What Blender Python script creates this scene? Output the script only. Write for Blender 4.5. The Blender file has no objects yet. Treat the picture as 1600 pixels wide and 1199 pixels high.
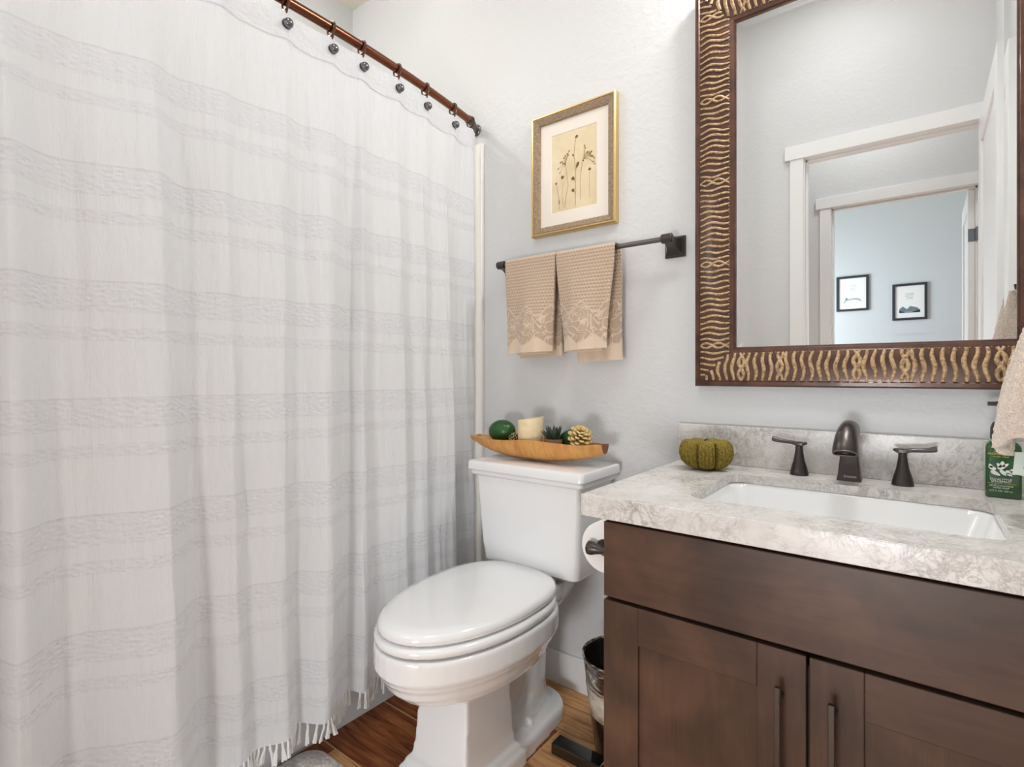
import bpy, math, random
from mathutils import Vector, Matrix, noise
random.seed(7)
sin, cos, pi = math.sin, math.cos, math.pi
scene = bpy.context.scene
COL = scene.collection

# ---------------------------------------------------------------- camera
cam_data = bpy.data.cameras.new('camera')
cam = bpy.data.objects.new('camera', cam_data)
COL.objects.link(cam)
cam.location = (0, -1.5, 1.024)
cam.rotation_euler = (math.radians(90), 0, math.radians(37.63))
cam_data.sensor_fit = 'HORIZONTAL'
cam_data.sensor_width = 36
cam_data.lens = 830 / 1600 * 36
cam_data.shift_y = -12.5 / 1600
cam_data.clip_start = 0.02
scene.camera = cam

# ---------------------------------------------------------------- world, lights, exposure
world = bpy.data.worlds.new('world')
scene.world = world
world.use_nodes = True
world.node_tree.nodes['Background'].inputs[0].default_value = (0.75, 0.85, 1.0, 1)
world.node_tree.nodes['Background'].inputs[1].default_value = 0.3
scene.view_settings.view_transform = 'Standard'
scene.view_settings.look = 'None'
scene.view_settings.gamma = 1
scene.view_settings.exposure = 0.30
scene.view_settings.use_curve_mapping = False


def area(name, loc, target, size, power, color=(1, 1, 1), shape='DISK', size_y=None, spread=180):
    d = bpy.data.lights.new(name, 'AREA')
    d.shape = shape
    d.size = size
    if size_y:
        d.size_y = size_y
    d.energy = power
    d.color = color
    d.spread = math.radians(spread)
    o = bpy.data.objects.new(name, d)
    COL.objects.link(o)
    o.location = loc
    v = Vector(target) - Vector(loc)
    o.rotation_euler = v.to_track_quat('-Z', 'Y').to_euler()
    return o


# recessed can over the bathtub, added ceiling fill over the room, vanity light over the mirror
pl = bpy.data.lights.new('tub_dome_light', 'POINT')
pl.energy = 8.5
pl.color = (0.99, 0.99, 0.985)
pl.shadow_soft_size = 0.035
plo = bpy.data.objects.new('tub_dome_light', pl)
COL.objects.link(plo)
plo.location = (-1.84, -0.90, 2.60)
area('ceiling_fill', (-0.40, -1.45, 3.42), (-0.45, -1.3, 0), 0.60, 9.5, (0.97, 0.985, 1.0))
area('vanity_light', (-0.12, -0.14, 2.36), (-0.85, -0.75, 0.9), 0.56, 10.5, (0.98, 0.99, 0.985), 'RECTANGLE', 0.10)
# added soft fill beside the door, added low fill in the hallway, hallway ceiling light, bedroom window
area('door_side_fill', (-1.13, -2.205, 1.72), (-1.0, 0, 1.35), 0.30, 4, (0.95, 0.975, 1.0), 'RECTANGLE', 1.0)
area('hall_fill', (-0.20, -2.85, 0.42), (-0.60, 0, 0.25), 0.55, 19, (0.94, 0.97, 1.0), 'RECTANGLE', 0.40)
area('hall_light', (-0.35, -2.9, 3.42), (-0.35, -2.9, 0), 0.4, 9.5, (0.95, 0.98, 1.0))
area('bedroom_window_light', (-1.9, -5.2, 1.7), (0.5, -5.9, 1.5), 1.4, 52, (0.86, 0.94, 1.0), 'SQUARE')

# ---------------------------------------------------------------- mesh helpers
OFF = {}


class MB:
    def __init__(self):
        self.v, self.f, self.m = [], [], []

    def add(self, verts, faces, mat=0):
        b = len(self.v)
        self.v += [tuple(p) for p in verts]
        self.f += [tuple(i + b for i in f) for f in faces]
        self.m += [mat] * len(faces)
        return self

    def box(self, x0, x1, y0, y1, z0, z1, mat=0):
        v = [(x, y, z) for z in (z0, z1) for y in (y0, y1) for x in (x0, x1)]
        f = [(0, 2, 3, 1), (4, 5, 7, 6), (0, 1, 5, 4), (2, 6, 7, 3), (0, 4, 6, 2), (1, 3, 7, 5)]
        return self.add(v, f, mat)

    def loft(self, rings, closed=True, cap0=True, cap1=True, mat=0):
        n = len(rings[0])
        v = [p for r in rings for p in r]
        f = []
        for i in range(len(rings) - 1):
            for j in range(n if closed else n - 1):
                k = (j + 1) % n
                f.append((i * n + j, i * n + k, (i + 1) * n + k, (i + 1) * n + j))
        if closed and cap0:
            f.append(tuple(range(n - 1, -1, -1)))
        if closed and cap1:
            f.append(tuple((len(rings) - 1) * n + j for j in range(n)))
        return self.add(v, f, mat)

    def lathe(self, prof, c=(0, 0, 0), seg=32, axis=(0, 0, 1), mat=0, cap0=True, cap1=True):
        q = Vector((0, 0, 1)).rotation_difference(Vector(axis).normalized())
        rings = []
        for r, z in prof:
            rings.append([Vector(c) + q @ Vector((r * cos(2 * pi * i / seg), r * sin(2 * pi * i / seg), z)) for i in range(seg)])
        return self.loft(rings, True, cap0, cap1, mat)

    def tube(self, path, r, seg=10, mat=0, flat=1.0, up=(0, 0, 1), cap=True, closed=False):
        P = [Vector(p) for p in path]
        n = len(P)
        rings = []
        up = Vector(up)
        for i in range(n):
            if closed:
                t = P[(i + 1) % n] - P[i - 1]
            else:
                t = P[min(i + 1, n - 1)] - P[max(i - 1, 0)]
            t.normalize()
            a = up.cross(t)
            if a.length < 1e-4:
                a = Vector((1, 0, 0)).cross(t)
                if a.length < 1e-4:
                    a = Vector((0, 1, 0)).cross(t)
            a.normalize()
            b = t.cross(a)
            rr = r[i] if isinstance(r, (list, tuple)) else r
            rings.append([P[i] + a * rr * cos(2 * pi * k / seg) + b * rr * flat * sin(2 * pi * k / seg) for k in range(seg)])
        if closed:
            rings.append(rings[0])
            cap = False
        return self.loft(rings, True, cap, cap, mat)

    def sphere(self, c, r, seg=20, rings=12, mat=0):
        rx, ry, rz = r if isinstance(r, (list, tuple)) else (r, r, r)
        rs = []
        for i in range(1, rings):
            th = pi * i / rings
            rs.append([(c[0] + rx * sin(th) * cos(2 * pi * k / seg), c[1] + ry * sin(th) * sin(2 * pi * k / seg), c[2] - rz * cos(th)) for k in range(seg)])
        return self.loft(rs, True, True, True, mat)

    def prism(self, poly, fn, a, b, mat=0):
        n = len(poly)
        v = [fn(p, q, a) for p, q in poly] + [fn(p, q, b) for p, q in poly]
        f = [tuple(range(n - 1, -1, -1)), tuple(range(n, 2 * n))]
        f += [(i, (i + 1) % n, n + (i + 1) % n, n + i) for i in range(n)]
        return self.add(v, f, mat)

    def build(self, name, mats, parent=None, origin=None, smooth=35, bevel=0, seg=2, mods=None, fix=True):
        if parent is not None:
            off = Vector(OFF[parent.name])
        else:
            off = Vector(origin) if origin else Vector((0, 0, 0))
        me = bpy.data.meshes.new(name)
        me.from_pydata([tuple(Vector(p) - off) for p in self.v], [], self.f)
        for m in (mats if isinstance(mats, (list, tuple)) else [mats]):
            me.materials.append(m)
        me.polygons.foreach_set('material_index', self.m)
        if fix:
            import bmesh
            bm = bmesh.new()
            bm.from_mesh(me)
            bmesh.ops.recalc_face_normals(bm, faces=bm.faces)
            bm.to_mesh(me)
            bm.free()
        if smooth:
            me.shade_smooth()
            if smooth < 180:
                me.set_sharp_from_angle(angle=math.radians(smooth))
        o = bpy.data.objects.new(name, me)
        COL.objects.link(o)
        if parent is not None:
            o.parent = parent
            OFF[o.name] = OFF[parent.name]
        else:
            o.location = off
            OFF[o.name] = tuple(off)
        if bevel:
            b = o.modifiers.new('bevel', 'BEVEL')
            b.width = bevel
            b.segments = seg
            b.limit_method = 'ANGLE'
            b.angle_limit = math.radians(30)
        for t, kw in (mods or []):
            mo = o.modifiers.new(t.lower(), t)
            for k, val in kw.items():
                setattr(mo, k, val)
        return o


def thing(name, label, cat, loc, group=None):
    o = bpy.data.objects.new(name, None)
    o.empty_display_size = 0.05
    COL.objects.link(o)
    o.location = loc
    OFF[o.name] = tuple(loc)
    o['label'] = label
    o['category'] = cat
    if group:
        o['group'] = group
    return o


def tag(o, label, cat, group=None):
    o['label'] = label
    o['category'] = cat
    if group:
        o['group'] = group
    return o


def struct(o, label=None):
    o['kind'] = 'structure'
    if label:
        o['label'] = label
    return o


def smoothstep(a, b, x):
    t = max(0.0, min(1.0, (x - a) / (b - a)))
    return t * t * (3 - 2 * t)


# ---------------------------------------------------------------- material helpers
def srgb(r, g, b):
    def c(x):
        x /= 255
        return x / 12.92 if x <= 0.04045 else ((x + 0.055) / 1.055) ** 2.4
    return (c(r), c(g), c(b), 1)


class NT:
    def __init__(self, name, rough=0.5, metal=0.0, color=(0.8, 0.8, 0.8, 1), coat=0, spec=0.5):
        self.m = bpy.data.materials.new(name)
        self.m.use_nodes = True
        self.t = self.m.node_tree
        self.p = self.t.nodes['Principled BSDF']
        self.p.inputs['Base Color'].default_value = color
        self.p.inputs['Roughness'].default_value = rough
        self.p.inputs['Metallic'].default_value = metal
        self.p.inputs['Coat Weight'].default_value = coat
        self.p.inputs['Coat Roughness'].default_value = 0.08
        self.p.inputs['Specular IOR Level'].default_value = spec
        self._tc = None

    def n(self, typ, ins=None, **kw):
        x = self.t.nodes.new(typ)
        for k, v in kw.items():
            setattr(x, k, v)
        for k, v in (ins or {}).items():
            if hasattr(v, 'is_output') or isinstance(v, bpy.types.NodeSocket):
                self.t.links.new(v, x.inputs[k])
            else:
                x.inputs[k].default_value = v
        return x

    def link(self, a, b):
        self.t.links.new(a, b)

    @property
    def obj(self):
        if self._tc is None:
            self._tc = self.t.nodes.new('ShaderNodeTexCoord')
        return self._tc.outputs['Object']

    def mapping(self, scale=(1, 1, 1), loc=(0, 0, 0), rot=(0, 0, 0)):
        return self.n('ShaderNodeMapping', {'Vector': self.obj, 'Scale': scale, 'Location': loc, 'Rotation': rot}).outputs[0]

    def noise(self, scale, detail=3, rough=0.5, dist=0, vec=None):
        return self.n('ShaderNodeTexNoise', {'Vector': vec or self.obj, 'Scale': scale, 'Detail': detail, 'Roughness': rough, 'Distortion': dist}).outputs['Fac']

    def ramp(self, fac, stops, interp='LINEAR'):
        r = self.n('ShaderNodeValToRGB', {'Fac': fac})
        e = r.color_ramp.elements
        r.color_ramp.interpolation = interp
        while len(e) < len(stops):
            e.new(0.5)
        for x, (p, c) in zip(e, stops):
            x.position = p
            x.color = c if len(c) == 4 else (*c, 1)
        return r.outputs['Color']

    def math(self, op, a, b=0.0, c=0.0):
        return self.n('ShaderNodeMath', {0: a, 1: b, 2: c}, operation=op).outputs[0]

    def mix(self, fac, a, b, blend='MIX'):
        x = self.n('ShaderNodeMix', data_type='RGBA', blend_type=blend)
        for i, v in ((0, fac), (6, a), (7, b)):
            if isinstance(v, bpy.types.NodeSocket):
                self.link(v, x.inputs[i])
            else:
                x.inputs[i].default_value = v
        return x.outputs[2]

    def color(self, s):
        self.link(s, self.p.inputs['Base Color'])

    def bump(self, h, strength=0.2, dist=0.01):
        b = self.n('ShaderNodeBump', {'Height': h, 'Strength': strength, 'Distance': dist})
        self.link(b.outputs[0], self.p.inputs['Normal'])
        return b.outputs[0]


def G(v):
    return (v, v, v, 1)


def make_wall(name, col):
    m = NT(name, 0.45, color=col, spec=0.35)
    a = m.noise(34, 3, 0.55, 0.6)
    b = m.ramp(a, [(0.42, G(0)), (0.60, G(1))])
    m.bump(b, 0.15, 0.003)
    return m.m


M_WALL = make_wall('painted_wall', srgb(216, 216, 216))
M_BLUE = make_wall('bedroom_wall', srgb(206, 212, 216))
M_CEIL = make_wall('ceiling_warm_tint', srgb(243, 237, 220))  # cream tint stands in for warm light on a white ceiling
M_TRIM = NT('white_trim_paint', 0.32, color=srgb(238, 237, 236)).m
M_SURROUND = NT('tub_surround_acrylic', 0.25, color=srgb(238, 235, 230)).m
M_PORC = NT('white_porcelain', 0.10, color=srgb(240, 240, 240), coat=0.6).m
M_TUB = NT('tub_enamel', 0.2, color=srgb(226, 228, 228)).m
M_BRONZE = NT('oil_rubbed_bronze', 0.32, 0.8, srgb(82, 76, 74)).m
M_STEEL = NT('brushed_gunmetal_bar', 0.3, 0.9, srgb(120, 116, 114)).m
M_ROD = NT('copper_bronze_rod', 0.22, 0.95, srgb(126, 78, 58)).m
M_BALL = NT('pewter_bead', 0.22, 0.9, srgb(120, 118, 122)).m
M_BLACKGLOSS = NT('black_gloss_plastic', 0.08, color=srgb(20, 18, 18), coat=1).m
M_BLACKBAG = NT('black_bag_plastic', 0.15, color=srgb(28, 24, 22), coat=0.6).m
M_WIRE = NT('bead_wire', 0.3, 0.8, srgb(105, 80, 66)).m
M_PAPER = NT('tissue_paper', 0.9, color=srgb(244, 241, 238)).m
M_MAT = NT('picture_mat', 0.8, color=srgb(240, 230, 218)).m
M_GOLDEDGE = NT('gold_edge', 0.3, 0.75, srgb(214, 182, 122)).m
M_INK = NT('brown_ink', 0.9, color=srgb(122, 96, 66)).m
M_INKLIGHT = NT('pale_brown_ink', 0.9, color=srgb(172, 138, 96)).m
M_BLACKFRAME = NT('black_frame', 0.4, color=srgb(46, 48, 54)).m
M_WHITEPRINT = NT('white_print', 0.6, color=srgb(238, 240, 240)).m
M_GREYINK = NT('grey_ink', 0.8, color=srgb(110, 128, 136)).m
M_DARKINK = NT('dark_ink', 0.8, color=srgb(44, 48, 56)).m
M_PALEINK = NT('faint_ink', 0.8, color=srgb(170, 182, 188)).m
M_NICKEL = NT('satin_nickel', 0.35, 0.9, srgb(120, 122, 126)).m
M_MIRROR = NT('mirror_silver', 0.0, 1.0, (0.93, 0.94, 0.935, 1)).m
M_LABELWHITE = NT('label_white', 0.5, color=srgb(232, 236, 228)).m
M_LABELYELLOW = NT('label_yellow', 0.5, color=srgb(206, 190, 70)).m
M_TAG = NT('tag_card', 0.7, color=srgb(222, 232, 220)).m
M_TAGHOLE = NT('tag_eyelet', 0.6, color=srgb(130, 70, 48)).m
M_WICK = NT('wick', 0.9, color=srgb(60, 50, 44)).m


def m_candle():
    m = NT('cream_wax', 0.5, color=srgb(236, 214, 168))
    m.p.inputs['Subsurface Weight'].default_value = 0.3
    m.p.inputs['Subsurface Radius'].default_value = (0.02, 0.012, 0.006)
    a = m.noise(60, 4)
    m.color(m.ramp(a, [(0.3, srgb(236, 214, 168)), (0.7, srgb(246, 230, 194))]))
    m.bump(a, 0.15, 0.002)
    return m.m


def m_cloth(name, band):
    """white woven curtain cloth; seersucker bands woven in at regular heights"""
    m = NT(name, 0.9, color=srgb(236, 235, 235))
    t = m.t
    sep = m.n('ShaderNodeSeparateXYZ', {0: m.obj})
    z = m.math('ADD', sep.outputs['Z'], 0.0)
    wob = m.math('MULTIPLY', m.math('SUBTRACT', m.noise(2.2, 1), 0.5), 0.007)
    z = m.math('ADD', z, wob)
    if band:
        ph = m.math('FRACT', m.math('DIVIDE', m.math('SUBTRACT', 1.665 + 0.228 * 8, z), 0.228))
        wide = m.math('LESS_THAN', ph, 0.27)
        thin = m.math('MULTIPLY', m.math('GREATER_THAN', ph, 0.40), m.math('LESS_THAN', ph, 0.515))
        msk = m.math('MAXIMUM', wide, thin)
        msk = m.math('MULTIPLY', msk, m.math('LESS_THAN', z, 1.667))
        edge = m.math('LESS_THAN', m.math('ABSOLUTE', m.math('SUBTRACT', ph, 0.006)), 0.010)
        edge = m.math('MULTIPLY', edge, m.math('LESS_THAN', z, 1.672))
    else:
        msk = m.math('ADD', 0.75, 0.0)
        edge = m.math('ADD', 0.0, 0.0)
    # seersucker blister and plain weave
    blister = m.n('ShaderNodeTexVoronoi', {'Vector': m.mapping((60, 75, 130)), 'Scale': 1.0}).outputs['Distance']
    wrink = m.noise(1.0, 4, 0.6, 0.3, m.mapping((40, 46, 7)))
    weave = m.noise(1.0, 2, 0.5, 0, m.mapping((300, 300, 60)))
    h = m.math('MULTIPLY_ADD', m.math('MULTIPLY', blister, msk), 0.55, m.math('MULTIPLY_ADD', wrink, 1.1, m.math('MULTIPLY', weave, 0.18)))
    bmp = m.bump(h, 0.65, 0.007)
    base = m.mix(msk, srgb(236, 237, 239), srgb(232, 233, 236))
    base = m.mix(m.math('MULTIPLY', edge, 0.22), base, srgb(200, 199, 200))
    dif = m.n('ShaderNodeBsdfDiffuse', {'Color': base, 'Roughness': 0.5, 'Normal': bmp})
    tr = m.n('ShaderNodeBsdfTranslucent', {'Color': base, 'Normal': bmp})
    fac = m.math('SUBTRACT', 0.22, m.math('MULTIPLY', msk, 0.02))
    mx = m.n('ShaderNodeMixShader', {0: fac, 1: dif.outputs[0], 2: tr.outputs[0]})
    m.link(mx.outputs[0], t.nodes['Material Output'].inputs['Surface'])
    return m.m


def m_quartz():
    m = NT('veined_quartz', 0.22, color=srgb(225, 220, 214), spec=0.45)
    d1 = m.n('ShaderNodeTexNoise', {'Vector': m.obj, 'Scale': 13.0, 'Detail': 5.0, 'Roughness': 0.6, 'Distortion': 1.6})
    v1 = m.math('ABSOLUTE', m.math('SUBTRACT', d1.outputs['Fac'], 0.5))
    a = m.ramp(v1, [(0.0, G(0.8)), (0.012, G(0.4)), (0.035, G(0))])
    d2 = m.n('ShaderNodeTexNoise', {'Vector': m.obj, 'Scale': 30.0, 'Detail': 5.0, 'Roughness': 0.68, 'Distortion': 1.6})
    v2 = m.math('ABSOLUTE', m.math('SUBTRACT', d2.outputs['Fac'], 0.5))
    b = m.ramp(v2, [(0.0, G(0.8)), (0.03, G(0.25)), (0.08, G(0))])
    patch = m.ramp(m.noise(9, 3, 0.6), [(0.35, G(0)), (0.65, G(1))])
    base = m.ramp(m.noise(14, 5, 0.7), [(0.3, srgb(212, 207, 202)), (0.55, srgb(226, 222, 218)), (0.8, srgb(238, 235, 231))])
    c = m.mix(m.math('MULTIPLY', m.math('MULTIPLY', a, patch), 0.8), base, srgb(158, 149, 142))
    c = m.mix(m.math('MULTIPLY', m.math('MULTIPLY', b, patch), 0.85), c, srgb(146, 137, 130))
    m.color(c)
    return m.m


def m_cabinet(name, vertical):
    m = NT(name, 0.40, color=srgb(74, 53, 44), coat=0.10, spec=0.35)
    m.p.inputs['Coat Roughness'].default_value = 0.22
    s = (16, 16, 1.6) if vertical else (1.6, 16, 16)
    g = m.noise(3.0, 5, 0.6, 0.8, m.mapping(s))
    blot = m.noise(5.5, 3, 0.55, 0.5)
    fine = m.noise(1.0, 2, 0.5, 0, m.mapping((500, 500, 14) if vertical else (14, 500, 500)))
    c1 = m.ramp(g, [(0.25, srgb(60, 41, 32)), (0.5, srgb(76, 53, 41)), (0.75, srgb(94, 67, 52))])
    c2 = m.ramp(blot, [(0.32, srgb(50, 39, 32)), (0.52, srgb(80, 57, 46)), (0.68, srgb(106, 78, 60))])
    c = m.mix(0.6, c1, c2)
    c = m.mix(m.math('MULTIPLY', m.ramp(fine, [(0.55, G(0)), (0.75, G(1))]), 0.25), c, srgb(40, 28, 22))
    m.color(c)
    return m.m


def m_floor():
    m = NT('wood_look_tile_floor', 0.42, color=srgb(130, 84, 54), spec=0.22)
    sep = m.n('ShaderNodeSeparateXYZ', {0: m.obj})
    X, Y = sep.outputs['X'], sep.outputs['Y']
    ry = m.math('DIVIDE', m.math('ADD', Y, 0.205), 0.2185)
    row = m.math('FLOOR', ry)
    fy = m.math('FRACT', ry)
    xs = m.math('DIVIDE', m.math('SUBTRACT', m.math('ADD', X, 0.827), m.math('MULTIPLY', m.math('ADD', row, 1.0), 0.2215)), 0.9)
    col = m.math('FLOOR', xs)
    fx = m.math('FRACT', xs)
    gy = m.math('LESS_THAN', m.math('MINIMUM', fy, m.math('SUBTRACT', 1.0, fy)), 0.010)
    gx = m.math('LESS_THAN', m.math('MINIMUM', fx, m.math('SUBTRACT', 1.0, fx)), 0.0026)
    gr = m.math('MAXIMUM', gx, gy)
    idv = m.n('ShaderNodeCombineXYZ', {0: row, 1: col, 2: 3.7}).outputs[0]
    wn = m.n('ShaderNodeTexWhiteNoise', {'Vector': idv}).outputs['Value']
    # plank centre: planks along the tub carry the curtain's shade in their colour, the rest are brightened
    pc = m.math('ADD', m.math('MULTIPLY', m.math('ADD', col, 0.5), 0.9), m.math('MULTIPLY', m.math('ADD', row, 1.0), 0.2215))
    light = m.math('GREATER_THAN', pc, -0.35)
    off = m.n('ShaderNodeCombineXYZ', {0: m.math('MULTIPLY', wn, 9.0), 1: m.math('MULTIPLY', wn, 5.0), 2: m.math('MULTIPLY', wn, 7.0)}).outputs[0]
    vec = m.n('ShaderNodeVectorMath', {0: m.obj, 1: off}, operation='ADD').outputs[0]
    mp = m.n('ShaderNodeMapping', {'Vector': vec, 'Scale': (2.6, 22, 1)}).outputs[0]
    g1 = m.n('ShaderNodeTexNoise', {'Vector': mp, 'Scale': 1.6, 'Detail': 6.0, 'Roughness': 0.62, 'Distortion': 1.3}).outputs['Fac']
    mp2 = m.n('ShaderNodeMapping', {'Vector': vec, 'Scale': (6, 120, 1)}).outputs[0]
    g2 = m.n('ShaderNodeTexNoise', {'Vector': mp2, 'Scale': 1.5, 'Detail': 3.0, 'Roughness': 0.6}).outputs['Fac']
    g = m.math('ADD', m.math('MULTIPLY', g1, 0.75), m.math('MULTIPLY', g2, 0.25))
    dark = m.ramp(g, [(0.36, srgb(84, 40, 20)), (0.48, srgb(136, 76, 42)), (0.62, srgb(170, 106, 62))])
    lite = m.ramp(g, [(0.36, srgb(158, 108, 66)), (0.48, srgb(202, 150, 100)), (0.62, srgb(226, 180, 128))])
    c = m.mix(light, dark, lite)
    c = m.mix(gr, c, srgb(206, 164, 124))
    m.color(c)
    m.bump(m.math('SUBTRACT', m.math('MULTIPLY', g, 0.2), m.math('MULTIPLY', gr, 0.5)), 0.15, 0.003)
    return m.m


def m_frame_wood():
    m = NT('weathered_frame_wood', 0.55, color=srgb(150, 126, 100))
    g = m.noise(3.0, 5, 0.65, 0.4, m.mapping((50, 50, 50)))
    m.color(m.ramp(g, [(0.3, srgb(118, 96, 76)), (0.6, srgb(164, 140, 112)), (0.8, srgb(186, 164, 136))]))
    m.bump(g, 0.3, 0.002)
    return m.m


def m_paper_print():
    m = NT('aged_print_paper', 0.8, color=srgb(222, 206, 172))
    g = m.noise(7, 4, 0.6, 0.4)
    m.color(m.ramp(g, [(0.3, srgb(216, 194, 152)), (0.55, srgb(228, 210, 176)), (0.75, srgb(232, 220, 192))]))
    return m.m


def m_mirror_frame():
    m = NT('dark_mirror_frame', 0.35, 0.2, srgb(78, 46, 34), coat=0.2)
    g = m.noise(22, 4, 0.6)
    m.color(m.ramp(g, [(0.3, srgb(60, 36, 26)), (0.7, srgb(98, 62, 44))]))
    return m.m


def m_gilt():
    m = NT('worn_gilding', 0.45, 0.25, srgb(190, 146, 86))
    g = m.noise(160, 3, 0.6)
    m.color(m.ramp(g, [(0.32, srgb(122, 92, 66)), (0.5, srgb(180, 149, 110)), (0.75, srgb(208, 180, 142))]))
    m.bump(g, 0.4, 0.002)
    return m.m


def m_wood_bowl():
    m = NT('honey_carved_wood', 0.42, color=srgb(196, 136, 70))
    g = m.noise(2.5, 5, 0.6, 1.0, m.mapping((20, 5, 5)))
    b = m.noise(16, 3, 0.5)
    c = m.ramp(g, [(0.28, srgb(180, 116, 56)), (0.5, srgb(210, 150, 80)), (0.75, srgb(226, 172, 100))])
    c = m.mix(0.3, c, m.ramp(b, [(0.3, srgb(186, 122, 62)), (0.7, srgb(222, 168, 96))]))
    m.color(c)
    m.bump(b, 0.2, 0.004)
    return m.m


def m_terry(name, c1, c2, scale, strength, damask=False):
    m = NT(name, 0.95, color=c1, spec=0.1)
    m.p.inputs['Sheen Weight'].default_value = 0.4
    if not damask:
        v = m.n('ShaderNodeTexVoronoi', {'Vector': m.obj, 'Scale': scale}).outputs['Distance']
        m.color(m.ramp(v, [(0.2, c1), (0.95, c2)]))
        m.bump(m.math('SUBTRACT', 1.0, v), strength, 0.006)
        return m.m
    # hand towel: waffle loops above, raised scroll border, smooth end band; object origin is on the bar
    sep = m.n('ShaderNodeSeparateXYZ', {0: m.obj})
    X, Z = sep.outputs['X'], sep.outputs['Z']
    scal = m.math('MULTIPLY', m.math('COSINE', m.math('MULTIPLY', X, 2 * pi / 0.085)), 0.016)
    top = m.math('ADD', scal, -0.172)
    bot = m.math('ADD', m.math('MULTIPLY', scal, -0.8), -0.274)
    band = m.math('LESS_THAN', Z, bot)
    scroll = m.math('MULTIPLY', m.math('LESS_THAN', Z, top), m.math('SUBTRACT', 1.0, band))
    wz = m.math('SINE', m.math('MULTIPLY', Z, 2 * pi / 0.0105))
    wx = m.math('SINE', m.math('ADD', m.math('MULTIPLY', X, 2 * pi / 0.0105), m.math('MULTIPLY', m.math('FLOOR', m.math('DIVIDE', Z, 0.0105)), pi)))
    waffle = m.math('MULTIPLY_ADD', m.math('MULTIPLY', wz, m.math('MULTIPLY_ADD', wx, 0.5, 0.5)), 0.5, 0.5)
    dn = m.n('ShaderNodeTexNoise', {'Vector': m.mapping((1, 0, 1)), 'Scale': 30.0, 'Detail': 0.0, 'Distortion': 2.0}).outputs['Fac']
    ridge = m.math('ABSOLUTE', m.math('SUBTRACT', dn, 0.5))
    sc = m.ramp(ridge, [(0.0, G(1)), (0.05, G(0.9)), (0.10, G(0.15)), (0.16, G(0.0))])
    edge_t = m.math('LESS_THAN', m.math('ABSOLUTE', m.math('SUBTRACT', Z, top)), 0.004)
    edge_b = m.math('LESS_THAN', m.math('ABSOLUTE', m.math('SUBTRACT', Z, bot)), 0.003)
    sc = m.math('MAXIMUM', sc, m.math('MAXIMUM', edge_t, edge_b))
    h = m.math('MULTIPLY', waffle, m.math('SUBTRACT', 1.0, m.math('MAXIMUM', scroll, band)))
    h = m.math('ADD', h, m.math('MULTIPLY', scroll, m.math('MULTIPLY_ADD', sc, 0.72, 0.28)))
    h = m.math('ADD', h, m.math('MULTIPLY', band, 0.7))
    fuzz = m.noise(420, 2)
    c = m.ramp(h, [(0.0, srgb(176, 151, 129)), (0.5, srgb(199, 174, 151)), (1.0, srgb(216, 195, 174))])
    c = m.mix(m.math('MULTIPLY', band, 0.8), c, srgb(226, 203, 180))
    m.color(c)
    m.bump(m.math('MULTIPLY_ADD', fuzz, 0.25, h), 0.7, 0.004)
    return m.m


def m_knit():
    m = NT('olive_knit', 0.9, color=srgb(128, 112, 48), spec=0.15)
    v = m.n('ShaderNodeTexVoronoi', {'Vector': m.mapping((380, 380, 260)), 'Scale': 1.0}).outputs['Distance']
    m.color(m.ramp(v, [(0.1, srgb(172, 152, 78)), (0.8, srgb(112, 96, 38))]))
    m.bump(m.math('SUBTRACT', 1.0, v), 0.6, 0.003)
    return m.m


def m_fruit():
    m = NT('waxy_green_skin', 0.33, color=srgb(42, 98, 40))
    g = m.noise(20, 4, 0.6)
    m.color(m.ramp(g, [(0.3, srgb(18, 44, 20)), (0.6, srgb(36, 84, 32)), (0.8, srgb(58, 110, 42))]))
    m.bump(m.noise(90, 2), 0.2, 0.002)
    return m.m


def m_bin():
    m = NT('swirled_dark_lacquer', 0.15, color=srgb(60, 48, 40), coat=0.8)
    w = m.n('ShaderNodeTexNoise', {'Vector': m.mapping((5, 5, 22), rot=(0.3, 0.2, 0)), 'Scale': 1.6, 'Detail': 4.0, 'Distortion': 2.0}).outputs['Fac']
    m.color(m.ramp(w, [(0.38, srgb(36, 27, 23)), (0.5, srgb(84, 70, 58)), (0.56, srgb(196, 184, 168)), (0.64, srgb(60, 48, 40))]))
    return m.m


def m_bin_band():
    m = NT('mottled_cream_band', 0.2, color=srgb(190, 178, 160), coat=0.7)
    w = m.noise(26, 4, 0.6, 0.8)
    m.color(m.ramp(w, [(0.3, srgb(150, 136, 118)), (0.6, srgb(206, 196, 180)), (0.8, srgb(224, 216, 202))]))
    return m.m


def m_soap():
    m = NT('green_bottle_liquid', 0.12, color=srgb(40, 92, 42), coat=0.6)
    m.p.inputs['Transmission Weight'].default_value = 0.35
    return m.m


M_CANDLE = m_candle()
M_CURTAIN = m_cloth('curtain_cloth', True)
M_HEADER = m_cloth('curtain_header_cloth', False)
M_FRINGE = NT('cotton_fringe', 0.95, color=srgb(240, 238, 236)).m
M_QUARTZ = m_quartz()
M_CABV = m_cabinet('stained_wood_upright', True)
M_CABH = m_cabinet('stained_wood_lengthwise', False)
M_CABGAP = NT('cabinet_shadow_frame', 0.6, color=srgb(50, 34, 27)).m
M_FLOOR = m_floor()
M_FRAMEWOOD = m_frame_wood()
M_PRINT = m_paper_print()
M_MFRAME = m_mirror_frame()
M_GILT = m_gilt()
M_BOWL = m_wood_bowl()
M_BOWLEND = NT('dark_end_grain', 0.6, color=srgb(112, 62, 36)).m
M_TOWEL = m_terry('beige_scroll_towel', srgb(215, 186, 158), srgb(176, 146, 120), 300, 0.6, True)
M_TERRY = m_terry('cream_terry', srgb(238, 224, 210), srgb(212, 188, 170), 420, 0.5)
M_BATHMAT = m_terry('white_chenille', srgb(240, 236, 232), srgb(205, 198, 192), 90, 0.8)
M_KNIT = m_knit()
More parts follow.
